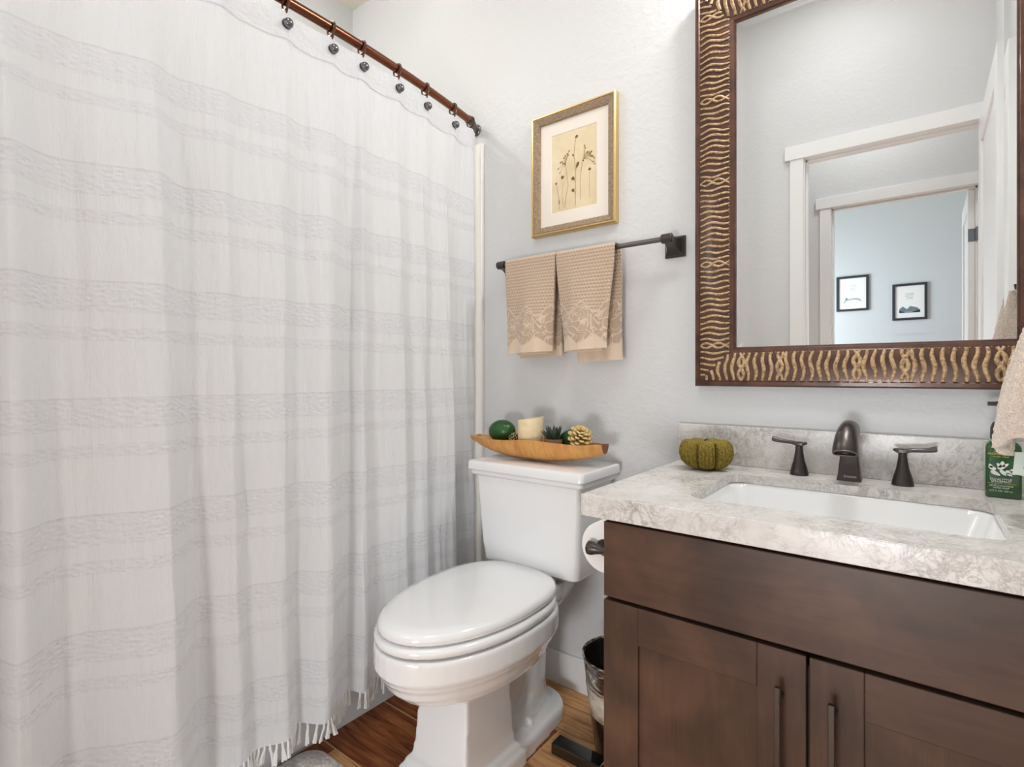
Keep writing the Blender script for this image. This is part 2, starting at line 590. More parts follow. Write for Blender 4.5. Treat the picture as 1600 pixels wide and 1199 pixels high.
M_FRUIT = m_fruit()
M_BIN = m_bin()
M_BINBAND = m_bin_band()
M_SOAP = m_soap()
M_SUCC = NT('dark_succulent_leaf', 0.5, color=srgb(44, 58, 40)).m
M_CLAY = NT('grey_clay', 0.8, color=srgb(166, 130, 112)).m
M_CONE = NT('gold_pinecone', 0.5, color=srgb(196, 168, 92)).m
M_CONEDARK = NT('brown_pinecone', 0.6, color=srgb(104, 84, 52)).m
M_CONETIP = NT('pale_pinecone_tip', 0.55, color=srgb(214, 190, 140)).m
M_STEM = NT('dry_stem', 0.8, color=srgb(72, 52, 36)).m

# ---------------------------------------------------------------- room shell
CEIL = 3.45
SOFF = 2.715           # dropped ceiling over the tub
XL, XR = -2.09, 0.30
YF = -2.217            # wall with the door, opposite the mirror
YH0, YH = -2.332, -3.44
DX0, DX1, DZ = -0.57, 0.262, 2.36
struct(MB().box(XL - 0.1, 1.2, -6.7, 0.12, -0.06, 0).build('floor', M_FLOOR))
struct(MB().box(XL - 0.1, 1.2, -6.7, 0.12, CEIL, CEIL + 0.06).build('ceiling', M_CEIL))
struct(MB().box(XL, -1.36, -1.54, 0, SOFF, SOFF + 0.10).build('ceiling_tub', M_CEIL))
struct(MB().box(-1.40, -1.36, -1.54, 0, SOFF + 0.10, CEIL).build('wall_soffit', M_WALL))
struct(MB().box(XL - 0.1, 1.2, 0, 0.12, 0, CEIL).build('wall_back', M_WALL))
struct(MB().box(XL - 0.1, XL, -6.7, 0, 0, CEIL).build('wall_left', M_WALL))
struct(MB().box(XR, XR + 0.1, YF, 0, 0, CEIL).build('wall_right', M_WALL))
struct(MB().box(XL, -1.34, -1.66, -1.54, 0, CEIL).build('wall_alcove', M_WALL))
w = MB()
w.box(XL, DX0 - 0.02, YH0, YF, 0, CEIL)
w.box(DX1 + 0.02, 1.2, YH0, YF, 0, CEIL)
w.box(DX0 - 0.02, DX1 + 0.02, YH0, YF, DZ + 0.02, CEIL)
struct(w.build('wall_front', M_WALL))
w = MB()
w.box(XL, DX0 - 0.02, YH - 0.12, YH, 0, CEIL)
w.box(0.33, 1.2, YH - 0.12, YH, 0, CEIL)
w.box(DX0 - 0.02, 0.33, YH - 0.12, YH, DZ + 0.02, CEIL)
struct(w.build('wall_hall', M_WALL))
struct(MB().box(1.2, 1.3, -6.7, YH0, 0, CEIL).build('wall_hall_end', M_WALL))
struct(MB().box(XL - 0.1, 1.3, -6.62, -6.5, 0, CEIL).build('wall_bedroom', M_BLUE))


def casing(name, x0, x1, yf, sgn, z):
    """craftsman door casing with a wider flat head board; sgn=+1 stands proud toward +y"""
    a, b = (yf, yf + 0.018 * sgn)
    a, b = min(a, b), max(a, b)
    c = MB()
    c.box(x0 - 0.08, x0 - 0.006, a, b, 0, z + 0.004)
    c.box(x1 + 0.006, x1 + 0.08, a, b, 0, z + 0.004)
    h0, h1 = (yf, yf + 0.026 * sgn)
    c.box(x0 - 0.108, x1 + 0.108, min(h0, h1), max(h0, h1), z + 0.0, z + 0.085)
    return struct(c.build(name, M_TRIM, bevel=0.002))


def jamb(name, x0, x1, y0, y1, z):
    c = MB()
    c.box(x0 - 0.018, x0, y0, y1, 0, z + 0.018)
    c.box(x1, x1 + 0.018, y0, y1, 0, z + 0.018)
    c.box(x0, x1, y0, y1, z, z + 0.018)
    ym = (y0 + y1) / 2
    c.box(x0, x0 + 0.012, ym - 0.02, ym + 0.02, 0, z)
    c.box(x1 - 0.012, x1, ym - 0.02, ym + 0.02, 0, z)
    c.box(x0, x1, ym - 0.02, ym + 0.02, z - 0.012, z)
    return struct(c.build(name, M_TRIM, bevel=0.0015))


wf = MB()  # trim added round the fill lamp as an unseen window
for x0, x1, z0, z1 in ((-1.33, -1.285, 1.16, 2.28), (-0.975, -0.93, 1.16, 2.28), (-1.285, -0.975, 2.225, 2.28), (-1.285, -0.975, 1.16, 1.215)):
    wf.box(x0, x1, YF, YF + 0.02, z0, z1)
struct(wf.build('added_window_frame', M_TRIM, bevel=0.002))
c = MB()
c.box(DX0 - 0.08, DX0 - 0.006, YF, YF + 0.018, 0, DZ + 0.004)
c.box(DX0 - 0.108, XR - 0.002, YF, YF + 0.026, DZ, DZ + 0.085)
struct(c.build('trim_1', M_TRIM, bevel=0.002))
jamb('trim_2', DX0, DX1, YH0, YF, DZ)
casing('trim_3', DX0, 0.312, YH, 1, DZ)
jamb('trim_4', DX0, 0.312, YH - 0.12, YH, DZ)


def door_leaf(name, x0, x1, y0, y1, label):
    """shaker door leaf standing in the y-z plane, panels recessed on both faces"""
    ym, z0, z1 = (y0 + y1) / 2, 0.012, 2.345
    c = MB()
    st = 0.115
    c.box(x0, x1, y0, y0 + st, z0, z1)
    c.box(x0, x1, y1 - st, y1, z0, z1)
    for a, b in ((z0, z0 + 0.22), (0.86, 0.98), (2.215, z1)):
        c.box(x0, x1, y0 + st, y1 - st, a, b)
    c.box(x0 + 0.010, x1 - 0.010, y0 + st, y1 - st, z0 + 0.1, z1 - 0.05)
    o = c.build(name, M_TRIM, bevel=0.0015)
    struct(o)
    return o


d1 = door_leaf('door_1', 0.236, 0.272, -2.212, -1.362, None)
d2 = door_leaf('door_2', 0.262, 0.298, -4.22, -3.50, None)
MB().box(0.300, 0.312, -3.50, -3.44, 1.975, 2.065).build('hinge', M_NICKEL, d2)
MB().box(0.2615, 0.299, -3.5005, -3.4985, 1.975, 2.065).build('hinge', M_NICKEL, d2)
MB().lathe([(0.026, 0), (0.026, 0.006), (0.010, 0.010), (0.010, 0.035), (0.024, 0.042), (0.028, 0.055), (0.020, 0.068), (0.0, 0.070)], (0.236, -1.43, 0.93), 20, (-1, 0, 0)).build('door_knob', M_BRONZE, d1)

# baseboards
struct(MB().box(-1.29, -0.505, -0.013, 0, 0, 0.108).build('baseboard_back', M_TRIM, bevel=0.003))
struct(MB().box(-1.34, DX0 - 0.08, YF, YF + 0.013, 0, 0.108).build('baseboard_front', M_TRIM, bevel=0.003))
struct(MB().box(XR - 0.013, XR, YF + 0.03, -0.6, 0, 0.108).build('baseboard_right', M_TRIM, bevel=0.003))

# ---------------------------------------------------------------- tub and surround
sur = thing('shower_surround', 'white shower surround panels whose narrow edge shows on the wall beside the curtain', 'shower surround', (-1.7, -0.02, 0))
MB().box(-1.362, -1.286, -0.016, -0.001, 0.0, 1.884).build('edge_flange', M_SURROUND, sur, bevel=0.003)
for pa in ((XL + 0.012, -1.362, -0.011, -0.001), (XL + 0.001, XL + 0.011, -1.53, -0.001), (XL + 0.012, -1.362, -1.539, -1.53)):
    MB().box(*pa, 0.412, 1.884).build('panel', M_SURROUND, sur, bevel=0.003)

tub = thing('bathtub', 'white bathtub apron glimpsed under the fringed shower curtain', 'bathtub', (-1.71, -0.76, 0))
t = MB()


def rrect(x0, x1, y0, y1, r, z, n=6):
    pts = []
    for cx, cy, a0 in ((x1 - r, y1 - r, 0), (x0 + r, y1 - r, 90), (x0 + r, y0 + r, 180), (x1 - r, y0 + r, 270)):
        for i in range(n + 1):
            a = math.radians(a0 + 90 * i / n)
            pts.append((cx + r * cos(a), cy + r * sin(a), z))
    return pts


tx0, tx1, ty0, ty1 = XL + 0.012, -1.337, -1.528, -0.018
t.loft([rrect(tx0, tx1, ty0, ty1, 0.006, 0.0), rrect(tx0, tx1, ty0, ty1, 0.006, 0.395), rrect(tx0, tx1, ty0, ty1, 0.01, 0.41),
        rrect(tx0 + 0.07, tx1 - 0.08, ty0 + 0.09, ty1 - 0.10, 0.12, 0.41), rrect(tx0 + 0.09, tx1 - 0.10, ty0 + 0.11, ty1 - 0.12, 0.12, 0.38),
        rrect(tx0 + 0.13, tx1 - 0.14, ty0 + 0.17, ty1 - 0.20, 0.12, 0.10), rrect(tx0 + 0.18, tx1 - 0.19, ty0 + 0.24, ty1 - 0.27, 0.10, 0.07)])
t.build('tub_shell', M_TUB, tub)
MB().lathe([(0.028, 0), (0.028, 0.004), (0.0, 0.006)], (-1.71, -0.36, 0.07), 20).build('drain', M_NICKEL, tub)

# ---------------------------------------------------------------- curtain rod, rings, curtain
RZ = 1.95


def rodx(y):
    return -1.3 + 0.057 * (1 - ((y + 0.75) / 0.69) ** 2)


rod = thing('curtain_rod', 'curved copper bronze shower rod carrying the white curtain', 'curtain rod', (-1.3, -0.75, RZ))
ys = [-0.066 - i * (1.5 - 0.132) / 60 for i in range(61)]
MB().tube([(rodx(y), y, RZ) for y in ys], 0.0125, 16).build('rod', M_ROD, rod)
for s, y0 in ((1, 0.0), (-1, -1.54)):
    e = MB()
    yy = lambda q: y0 - s * q
    e.tube([(rodx(-0.066) + 0.001, yy(0.075), RZ), (-1.3015, yy(0.058), RZ), (-1.307, yy(0.042), RZ - 0.001), (-1.315, yy(0.028), RZ - 0.003), (-1.3215, yy(0.015), RZ - 0.005), (-1.323, yy(0.003), RZ - 0.006)], 0.0135, 14)
    e.lathe([(0.0150, -0.005), (0.0162, 0), (0.0150, 0.005)], (rodx(-0.066) + 0.001, yy(0.072), RZ), 16, (-0.42, s, 0))
    e.lathe([(0.021, 0.001), (0.021, 0.004), (0.0165, 0.008)], (-1.323, y0, RZ - 0.006), 20, (0, -s, 0))
    e.build('elbow', M_STEEL, rod)

RING_Y = [-0.063, -0.171, -0.317, -0.442, -0.576, -0.676, -0.804, -0.955]
names = ['nearest the wall elbow', 'second from the wall elbow', 'third from the wall elbow', 'fourth from the wall elbow', 'fifth from the wall elbow',
         'sixth from the wall elbow', 'seventh from the wall elbow, beside the tall fold', 'cut off by the top of the photo']
for i, y in enumerate(RING_Y):
    x = rodx(y)
    r = thing('curtain_ring', ('bronze curtain ring, ' if i == 0 else 'bronze curtain ring with pewter bead, ') + names[i], 'curtain ring', (x, y, RZ), 'rings on the shower rod')
    lp = MB()
    lp.tube([(x + 0.0185 * cos(a), y + 0.003 * sin(a * 0.5), RZ - 0.004 + 0.0185 * sin(a)) for a in [2 * pi * k / 24 for k in range(24)]], 0.0028, 8, up=(0, 1, 0), closed=True)
    if i:
      lp.tube([(x + 0.016, y, RZ - 0.012), (x + 0.015, y - 0.002, RZ - 0.026), (x + 0.006, y - 0.002, RZ - 0.040), (x - 0.010, y, RZ - 0.050), (x - 0.008, y, RZ - 0.060), (x + 0.012, y, RZ - 0.062)], 0.0025, 8, up=(0, 1, 0))
    lp.build('ring_wire', M_WIRE, r)
    if i == 0:
        continue
    bd = MB()
    bd.sphere((x + 0.016, y, RZ - 0.063), 0.0118, 18, 12)
    bd.lathe([(0.0125, -0.002), (0.0125, 0.002)], (x + 0.008, y, RZ - 0.062), 18, (1, 0, 0))
    bd.build('bead', M_BALL, r)

# dark strips of each fold seen in the photo: (edge, end) at the top and at the bottom, in metres along the rod


def uy(u, x=-1.25):
    k = (u - 800) / 830
    return -1.5 + x * (0.79199 + 0.61057 * k) / (-0.61057 + 0.79199 * k)


FOLDS = [(-150, -90, -150, -70, 0.030), (-40, -12, -40, 0, 0.022), (6, 92, 30, 116, 0.034), (235, 290, 262, 330, 0.036), (350, 372, 372, 400, 0.010), (433, 470, 440, 468, 0.016),
         (503, 556, 492, 552, 0.034), (562, 582, 562, 590, 0.012), (622, 640, 638, 652, 0.014), (664, 676, 672, 684, 0.010), (704, 716, 720, 730, 0.018)]


def fold_knots(w):
    ks = [(-1.50, 0.0)]
    for a, b, c, d, amp in FOLDS:
        ua, ub = a + (c - a) * w, b + (d - b) * w
        ks.append((uy(ua), amp * 1.25))
        ks.append((uy(ub), -amp * 0.85))
    ks.append((-0.034, 0.004))
    return ks


Z0, Z1 = 0.135, 1.856


def kn_eval(ks, y):
    if y <= ks[0][0]:
        return ks[0][1]
    for i in range(len(ks) - 1):
        a, b = ks[i], ks[i + 1]
        if y <= b[0]:
            q = (y - a[0]) / (b[0] - a[0])
            q = q * q * (3 - 2 * q)
            return a[1] + (b[1] - a[1]) * q
    return ks[-1][1]


def curtain_x(y, z, ks):
    dn = max(0.0, 1.90 - z)
    amp = smoothstep(0.02, 0.55, dn) * (0.75 + 0.35 * smoothstep(0.6, 1.8, dn))
    x = rodx(y) - 0.002 + kn_eval(ks, y) * amp
    # pinch pleats under each ring
    near = min(RING_Y + [-1.1, -1.25, -1.4], key=lambda q: abs(q - y))
    dq = (y - near)
    x += 0.010 * math.exp(-(dq / 0.018) ** 2) * math.exp(-dn / 0.16) - 0.010 * smoothstep(0.01, 0.05, abs(dq)) * math.exp(-dn / 0.30) * smoothstep(0.0, 0.05, dn)
    # long soft wrinkles and a looser lower edge
    x += 0.0045 * noise.noise(Vector((y * 22, z * 1.6, 3.1))) * smoothstep(0.03, 0.3, dn)
    x += 0.0042 * noise.noise(Vector((y * 55 + 2.0 * z, z * 4.5, 9.0))) * smoothstep(0.02, 0.15, dn)
    x += 0.016 * noise.noise(Vector((y * 5.0, z * 1.3, 17.0))) * smoothstep(0.5, 1.6, dn)
    return x


curtain = thing('shower_curtain', 'white banded shower curtain with knotted fringe covering the left of the photo', 'shower curtain', (-1.26, -0.75, 0.0))
NY, NZ = 520, 200
YA, YB = -1.46, -0.034
yl = [YA + (YB - YA) * i / NY for i in range(NY + 1)]


def sheet(za, zb, nz):
    v, f = [], []
    for j in range(nz + 1):
        z = za + (zb - za) * j / nz
        ks = fold_knots(max(0.0, min(1.0, (1.6 - z) / 1.4)))
        for y in yl:
            zz = z + 0.010 * smoothstep(1.0, 0.1, z) * noise.noise(Vector((y * 4, 0, 5)))
            v.append((curtain_x(y, z, ks), y, zz))
    n = NY + 1
    for j in range(nz):
        for i in range(NY):
            f.append((j * n + i, j * n + i + 1, (j + 1) * n + i + 1, (j + 1) * n + i))
    return v, f


cm = MB()
v, f = sheet(Z0, Z1, NZ)
cm.add(v, f)
# wall-side hem turned back on itself
cm.build('fabric', M_CURTAIN, curtain, smooth=180, fix=False)
hm = MB()
v, f = sheet(Z1 - 0.004, 1.918, 8)
v = [(x + 0.0025, y, z) for x, y, z in v]
hm.add(v, f)
hm.build('header_band', M_HEADER, curtain, smooth=180, fix=False)
fr = MB()
ksb = fold_knots(1.0)
y = YA
while y < YB:
    x = curtain_x(y, Z0, ksb)
    zz = Z0 + 0.010 * smoothstep(1.0, 0.1, Z0) * noise.noise(Vector((y * 4, 0, 5)))
    L = random.uniform(0.038, 0.052)
    dx, dy = random.uniform(-0.007, 0.007), random.uniform(-0.008, 0.008)
    fr.tube([(x, y, zz + 0.004), (x + 0.001, y, zz - 0.006), (x + dx * 0.5, y + dy * 0.5, zz - L * 0.5), (x + dx, y + dy, zz - L)], [0.0022, 0.0034, 0.0026, 0.0042], 6, up=(0, 1, 0))
    for k in range(2):
        a = random.uniform(0, 2 * pi)
        fr.tube([(x, y, zz - 0.004), (x + dx * 0.4 + 0.003 * cos(a), y + dy * 0.5 + 0.004 * sin(a), zz - L * 0.55), (x + dx + 0.003 * cos(a), y + dy + 0.006 * sin(a), zz - L * 1.04)], [0.0016, 0.0018, 0.0024], 5, up=(0, 1, 0))
    y += random.uniform(0.0095, 0.0125)
fo = fr.build('fringe', M_FRINGE, curtain, smooth=60)
fo['kind'] = 'stuff'

# ---------------------------------------------------------------- framed botanical print
PX0, PX1, PZ0, PZ1 = -1.056, -0.740, 1.494, 1.898


def rect_ring(x0, x1, z0, z1, prof, axis_y=True):
    """mitred frame: profile of (inset, y) swept round a rectangle in the x-z plane"""
    rings = []
    for ins, yy in prof:
        rings.append([(x0 + ins, yy, z0 + ins), (x1 - ins, yy, z0 + ins), (x1 - ins, yy, z1 - ins), (x0 + ins, yy, z1 - ins)])
    return rings


pic = thing('framed_print', 'botanical print in a wood and gold frame hanging above the towel bar', 'picture', (-0.898, 0, PZ0))
MB().loft(rect_ring(PX0, PX1, PZ0, PZ1, [(0.0, -0.001), (0.0, -0.020), (0.003, -0.024), (0.0065, -0.024), (0.008, -0.021), (0.008, -0.001)]), cap0=False, cap1=False).build('gold_edge', M_GOLDEDGE, pic, smooth=0)
MB().loft(rect_ring(PX0, PX1, PZ0, PZ1, [(0.008, -0.001), (0.008, -0.0215), (0.012, -0.0225), (0.028, -0.016), (0.030, -0.012), (0.030, -0.001)]), cap0=False, cap1=False).build('frame', M_FRAMEWOOD, pic, smooth=0)
MB().loft(rect_ring(PX0, PX1, PZ0, PZ1, [(0.029, -0.001), (0.029, -0.008), (0.072, -0.008), (0.0735, -0.0062)]), cap0=False, cap1=False).build('mat', M_MAT, pic, smooth=0)
prn = MB().box(PX0 + 0.070, PX1 - 0.070, -0.0062, -0.001, PZ0 + 0.070, PZ1 - 0.070)
ink, ink2 = MB(), MB()
ax0, ax1, az0, az1 = PX0 + 0.0735, PX1 - 0.0735, PZ0 + 0.0735, PZ1 - 0.0735
AW, AH = ax1 - ax0, az1 - az0


def PT(a, b, y=-0.0068):
    """print coordinates: a 0..1 left to right, b 0..1 bottom to top"""
    return (ax0 + a * AW, y, az0 + b * AH)


def stalk(pts, r=0.0006, mb=None):
    (mb or ink2).tube([PT(a, b) for a, b in pts], r, 5, flat=0.4, up=(0, 1, 0))


def blob(a, b, ra, rb, rot, mb=None):
    c = Vector(PT(a, b, -0.0069))
    n = 14
    pts = []
    for i in range(n):
        q = 2 * pi * i / n
        u, w = ra * cos(q), rb * sin(q) * (1 + 0.35 * cos(q))
        pts.append((c.x + u * cos(rot) - w * sin(rot), c.z + u * sin(rot) + w * cos(rot)))
    (mb or ink).prism(pts, lambda p, q, h: (p, h, q), -0.0064, -0.0071)


stalk([(0.54, 0.03), (0.55, 0.25), (0.54, 0.5), (0.51, 0.68), (0.53, 0.82), (0.56, 0.90)])
blob(0.565, 0.905, 0.006, 0.004, 0.5)
blob(0.585, 0.545, 0.010, 0.0045, 1.15)
stalk([(0.55, 0.48), (0.57, 0.53)])
blob(0.49, 0.385, 0.0068, 0.0055, 2.4)
stalk([(0.545, 0.33), (0.50, 0.38)])
blob(0.49, 0.235, 0.0060, 0.0052, 2.2)
stalk([(0.54, 0.19), (0.50, 0.23)])
blob(0.49, 0.68, 0.005, 0.0022, 2.2)
stalk([(0.30, 0.04), (0.33, 0.18), (0.38, 0.32), (0.34, 0.5), (0.31, 0.62)])
for a, b in ((0.30, 0.60), (0.33, 0.66), (0.28, 0.68), (0.36, 0.72), (0.40, 0.75), (0.24, 0.64), (0.20, 0.63), (0.31, 0.70), (0.26, 0.61), (0.15, 0.56), (0.19, 0.50), (0.38, 0.70)):
    blob(a, b, 0.0032, 0.0018, random.uniform(0, 3), ink if random.random() < 0.7 else ink2)
    stalk([(0.315, 0.58), ((0.315 + a) / 2, (0.585 + b) / 2 + 0.02), (a, b)], 0.0004)
stalk([(0.66, 0.10), (0.64, 0.3), (0.67, 0.48), (0.72, 0.60), (0.75, 0.70)])
for a, b in ((0.74, 0.76), (0.76, 0.73), (0.80, 0.67), (0.84, 0.66), (0.86, 0.64), (0.89, 0.66), (0.92, 0.60), (0.95, 0.57), (0.93, 0.53), (0.96, 0.50), (0.83, 0.63), (0.88, 0.61), (0.71, 0.58)):
    blob(a, b, 0.0038, 0.0022, random.uniform(0, 3), ink2 if random.random() < 0.5 else ink)
    stalk([(0.72, 0.60), ((0.72 + a) / 2, (0.6 + b) / 2 + 0.03), (a, b)], 0.0004)
stalk([(0.85, 0.10), (0.845, 0.25), (0.85, 0.42)], 0.0004)
blob(0.85, 0.45, 0.005, 0.0045, 0.8)
stalk([(0.18, 0.03), (0.17, 0.15), (0.13, 0.30), (0.11, 0.37)])
blob(0.10, 0.375, 0.004, 0.003, 1.0)
blob(0.175, 0.12, 0.008, 0.0014, 1.6)
stalk([(0.27, 0.04), (0.24, 0.2), (0.26, 0.36)], 0.0004)
blob(0.245, 0.435, 0.006, 0.0055, 0.9)
prn.add(ink.v, ink.f, 1)
prn.add(ink2.v, ink2.f, 2)
prn.build('print', [M_PRINT, M_INK, M_INKLIGHT], pic, smooth=0)

# ---------------------------------------------------------------- towel bar and hand towels
BARY, BARZ = -0.066, 1.405
bar = thing('towel_bar', 'bronze towel bar with square stepped mounts holding two beige towels', 'towel bar', (-0.855, 0, BARZ))
MB().tube([(-1.15, BARY, BARZ), (-0.56, BARY, BARZ)], 0.0075, 16).build('bar', M_STEEL, bar)


def sq(cx, cz, h, y):
    return [(cx - h, y, cz - h), (cx + h, y, cz - h), (cx + h, y, cz + h), (cx - h, y, cz + h)]


for cx in (-1.15, -0.56):
    p = MB()
    cz = BARZ - 0.012
    p.loft([sq(cx, cz, 0.030, -0.0005), sq(cx, cz, 0.030, -0.007), sq(cx, cz, 0.026, -0.009), sq(cx, cz, 0.025, -0.014), sq(cx, cz + 0.002, 0.021, -0.020), sq(cx, cz + 0.005, 0.015, -0.030), sq(cx, cz + 0.009, 0.012, -0.045), sq(cx, cz + 0.012, 0.0115, -0.060), sq(cx, cz + 0.012, 0.0115, -0.076)])
    p.lathe([(0.010, -0.016), (0.0135, -0.014), (0.0135, 0.014), (0.010, 0.016)], (cx, BARY - 0.002, BARZ), 16, (1, 0, 0))
    p.build('wall_mount', M_BRONZE, bar, bevel=0.0012)


def hand_towel(xc, wt, wb, zf, zb, label, seed, backdx):
    """towel folded lengthwise and draped over the bar: front fall, back fall"""
    o = thing('hand_towel', label, 'towel', (xc, BARY, BARZ), 'hand towels on the bar')
    NX, NS = 40, 56
    th = 0.0075

    def surf(front, q, a, off):
        # q 0 at the bar to 1 at the end, a -1..1 across
        zend = zf if front else zb
        z = BARZ + 0.0125 - (BARZ + 0.0125 - zend) * q
        w = (wt + (wb - wt) * smoothstep(0.0, 1.0, q)) / 2
        sg = -1 if front else 1
        top = math.sqrt(max(0.0, 1 - max(0.0, 1 - q * 22) ** 2))
        ply = (0.0125 * top + off)
        x = xc + a * w + (0 if front else backdx * q)
        rip = 0.007 * sin(a * 4.2 + seed) * smoothstep(0.05, 0.9, q) + 0.004 * sin(a * 9 + seed * 2 + 2 * q) * smoothstep(0.1, 1, q)
        bow = (0.030 * (1 - a * a) if front else 0.004) * smoothstep(0.0, 1.0, q)
        y = BARY + sg * (ply + 0.004) + sg * (bow + rip * (0.8 if front else 0.4))
        if not front:
            y = min(y, -0.010)
        return (x, y, z + 0.006 * (a * sin(seed)) * q)
    for nm, front in (('front_fall', True), ('back_fall', False)):
        m = MB()
        rings = []
        for j in range(NS + 1):
            q = j / NS
            outer = [surf(front, q, -1 + 2 * i / NX, th) for i in range(NX + 1)]
            inner = [surf(front, q, -1 + 2 * i / NX, 0.0) for i in range(NX, -1, -1)]
            rings.append(outer + inner)
        m.loft(rings)
        if front:
            # inner plies of the fold showing at the lower end
            rings = []
            for j in range(12):
                q = 0.70 + 0.32 * j / 11
                outer = [surf(True, q, -0.55 + 1.35 * i / 16, -0.004) for i in range(17)]
                inner = [surf(True, q, -0.55 + 1.35 * i / 16, -0.010) for i in range(16, -1, -1)]
                rings.append(outer + inner)
            m.loft(rings)
        m.build(nm, M_TOWEL, o, smooth=60)
    return o


hand_towel(-1.016, 0.200, 0.172, 1.098, 1.085, 'beige scroll-border hand towel, left of the two, by the curtain', 0.6, 0.014)
hand_towel(-0.812, 0.200, 0.150, 1.102, 1.068, 'beige scroll-border hand towel, right of the two, under the print', 2.4, 0.030)

# ---------------------------------------------------------------- mirror
MX0, MX1, MZ0, MZ1 = -0.495, 0.258, 0.995, 2.069
mir = thing('wall_mirror', 'tall wall mirror in a dark frame with gilded wavy ridges above the vanity', 'mirror', (-0.12, 0, MZ0))
FW = 0.104
PROF = [(0.0, -0.001), (0.0, -0.030), (0.004, -0.036), (0.012, -0.037), (0.015, -0.034), (0.018, -0.0345), (0.040, -0.036), (0.062, -0.032), (0.080, -0.026), (0.089, -0.022), (0.091, -0.0225), (0.099, -0.0195), (0.101, -0.016), (0.104, -0.016), (0.104, -0.001)]
MB().loft(rect_ring(MX0, MX1, MZ0, MZ1, PROF), cap0=False, cap1=False).build('frame', M_MFRAME, mir, smooth=25)


def prof_y(t):
    for i in range(1, len(PROF) - 1):
        a, b = PROF[i], PROF[i + 1]
        if a[0] <= t <= b[0] and b[0] > a[0]:
            return a[1] + (b[1] - a[1]) * (t - a[0]) / (b[0] - a[0])
    return -0.02


gi = MB()
T0, T1 = 0.0165, 0.0885


def ridge(rail, s, amp, ph, half=0):
    """one wavy gilded ridge across a rail of the frame; s runs along the rail"""
    pts, rr = [], []
    n = 22
    for i in range(n + 1):
        q = i / n
        if half == 1 and q > 0.55:
            break
        t = T0 + (T1 - T0) * q
        ss = s + amp * sin(2 * pi * q * 1.15 + ph)
        y = prof_y(t) - 0.0012
        L = (MX1 - MX0) if rail in 'bt' else (MZ1 - MZ0)
        if ss < t * 0.98 + 0.001 or ss > L - t * 0.98 - 0.001:
            if pts:
                break
            continue
        if rail == 'b':
            P = (MX0 + ss, y, MZ0 + t)
        elif rail == 't':
            P = (MX0 + ss, y, MZ1 - t)
        elif rail == 'l':
            P = (MX0 + t, y, MZ0 + ss)
        else:
            P = (MX1 - t, y, MZ0 + ss)
        pts.append(P)
        rr.append((0.0042 if rail in 'bt' else 0.0029) * (0.75 + 0.35 * sin(pi * q) + random.uniform(-0.1, 0.1)))
    if len(pts) > 2:
        gi.tube(pts, rr, 8, flat=0.6, up=(0, 1, 0))


for rail in 'blrt':
    L = (MX1 - MX0) if rail in 'bt' else (MZ1 - MZ0)
    s = 0.012
    k = 0
    while s < L - 0.01:
        kk = k % 14
        if kk == 6:
            ridge(rail, s + 0.004, 0.0068, 0.0)
            ridge(rail, s + 0.004, -0.0068, 0.0)
            s += 0.020
        elif kk == 11 and rail in 'bt':
            ridge(rail, s + 0.004, 0.0060, 1.2)
            ridge(rail, s + 0.004, -0.0060, 1.2)
            s += 0.019
        else:
            ph = 1.6 * sin(k * 0.42 + len(gi.v) * 0.00001)
            ridge(rail, s, random.uniform(0.0024, 0.0036), ph + random.uniform(-0.35, 0.35), 0)
            s += random.uniform(0.0165, 0.0190) if rail in 'bt' else random.uniform(0.0145, 0.0165)
        k += 1
    # small bead row at the inner side
    q = 0.10
    while q < L - 0.10:
        t = 0.0885
        y = prof_y(t) - 0.001
        P = {'b': (MX0 + q, y, MZ0 + t), 't': (MX0 + q, y, MZ1 - t), 'l': (MX0 + t, y, MZ0 + q), 'r': (MX1 - t, y, MZ0 + q)}[rail]
        gi.sphere(P, 0.0017, 6, 4)
        q += 0.0085
gi.build('gilded_ridges', M_GILT, mir, smooth=60)
gx0, gx1, gz0, gz1 = MX0 + FW - 0.002, MX1 - FW + 0.002, MZ0 + FW - 0.002, MZ1 - FW + 0.002
BV = 0.021
gl = MB()
o4 = [(gx0, -0.01225, gz0), (gx1, -0.01225, gz0), (gx1, -0.01225, gz1), (gx0, -0.01225, gz1)]
i4 = [(gx0 + BV, -0.012, gz0 + BV), (gx1 - BV, -0.012, gz0 + BV), (gx1 - BV, -0.012, gz1 - BV), (gx0 + BV, -0.012, gz1 - BV)]
gl.add(o4 + i4, [(0, 1, 5, 4), (1, 2, 6, 5), (2, 3, 7, 6), (3, 0, 4, 7), (4, 5, 6, 7)])
b4 = [(x, -0.002, z) for x, y, z in o4]
gl.add(o4 + b4, [(0, 4, 5, 1), (1, 5, 6, 2), (2, 6, 7, 3), (3, 7, 4, 0), (7, 6, 5, 4)])
gl.build('mirror_glass', M_MIRROR, mir, smooth=0)

# ---------------------------------------------------------------- toilet
TX = -0.932
toilet = thing('toilet', 'white two-piece toilet with closed lid between the curtain and the vanity', 'toilet', (TX, -0.40, 0))


def egg(w, yf, yb, z, n=48, sq_=0.0):
    """elongated bowl outline: pointed-oval front (yf), flatter back (yb)"""
    yc = yb + (yf - yb) * 0.42
    pts = []
    for i in range(n):
        a = 2 * pi * i / n
        s, c = sin(a), cos(a)
        if c >= 0:
            y = yc + (yf - yc) * c
            x = w * (abs(s) ** 0.96) * (1 if s > 0 else -1)
        else:
            e = 0.72
            y = yc + (yb - yc) * (abs(c) ** e)
            x = w * (abs(s) ** 0.72) * (1 if s > 0 else -1)
        pts.append((TX + x, y, z))
    return pts


b = MB()
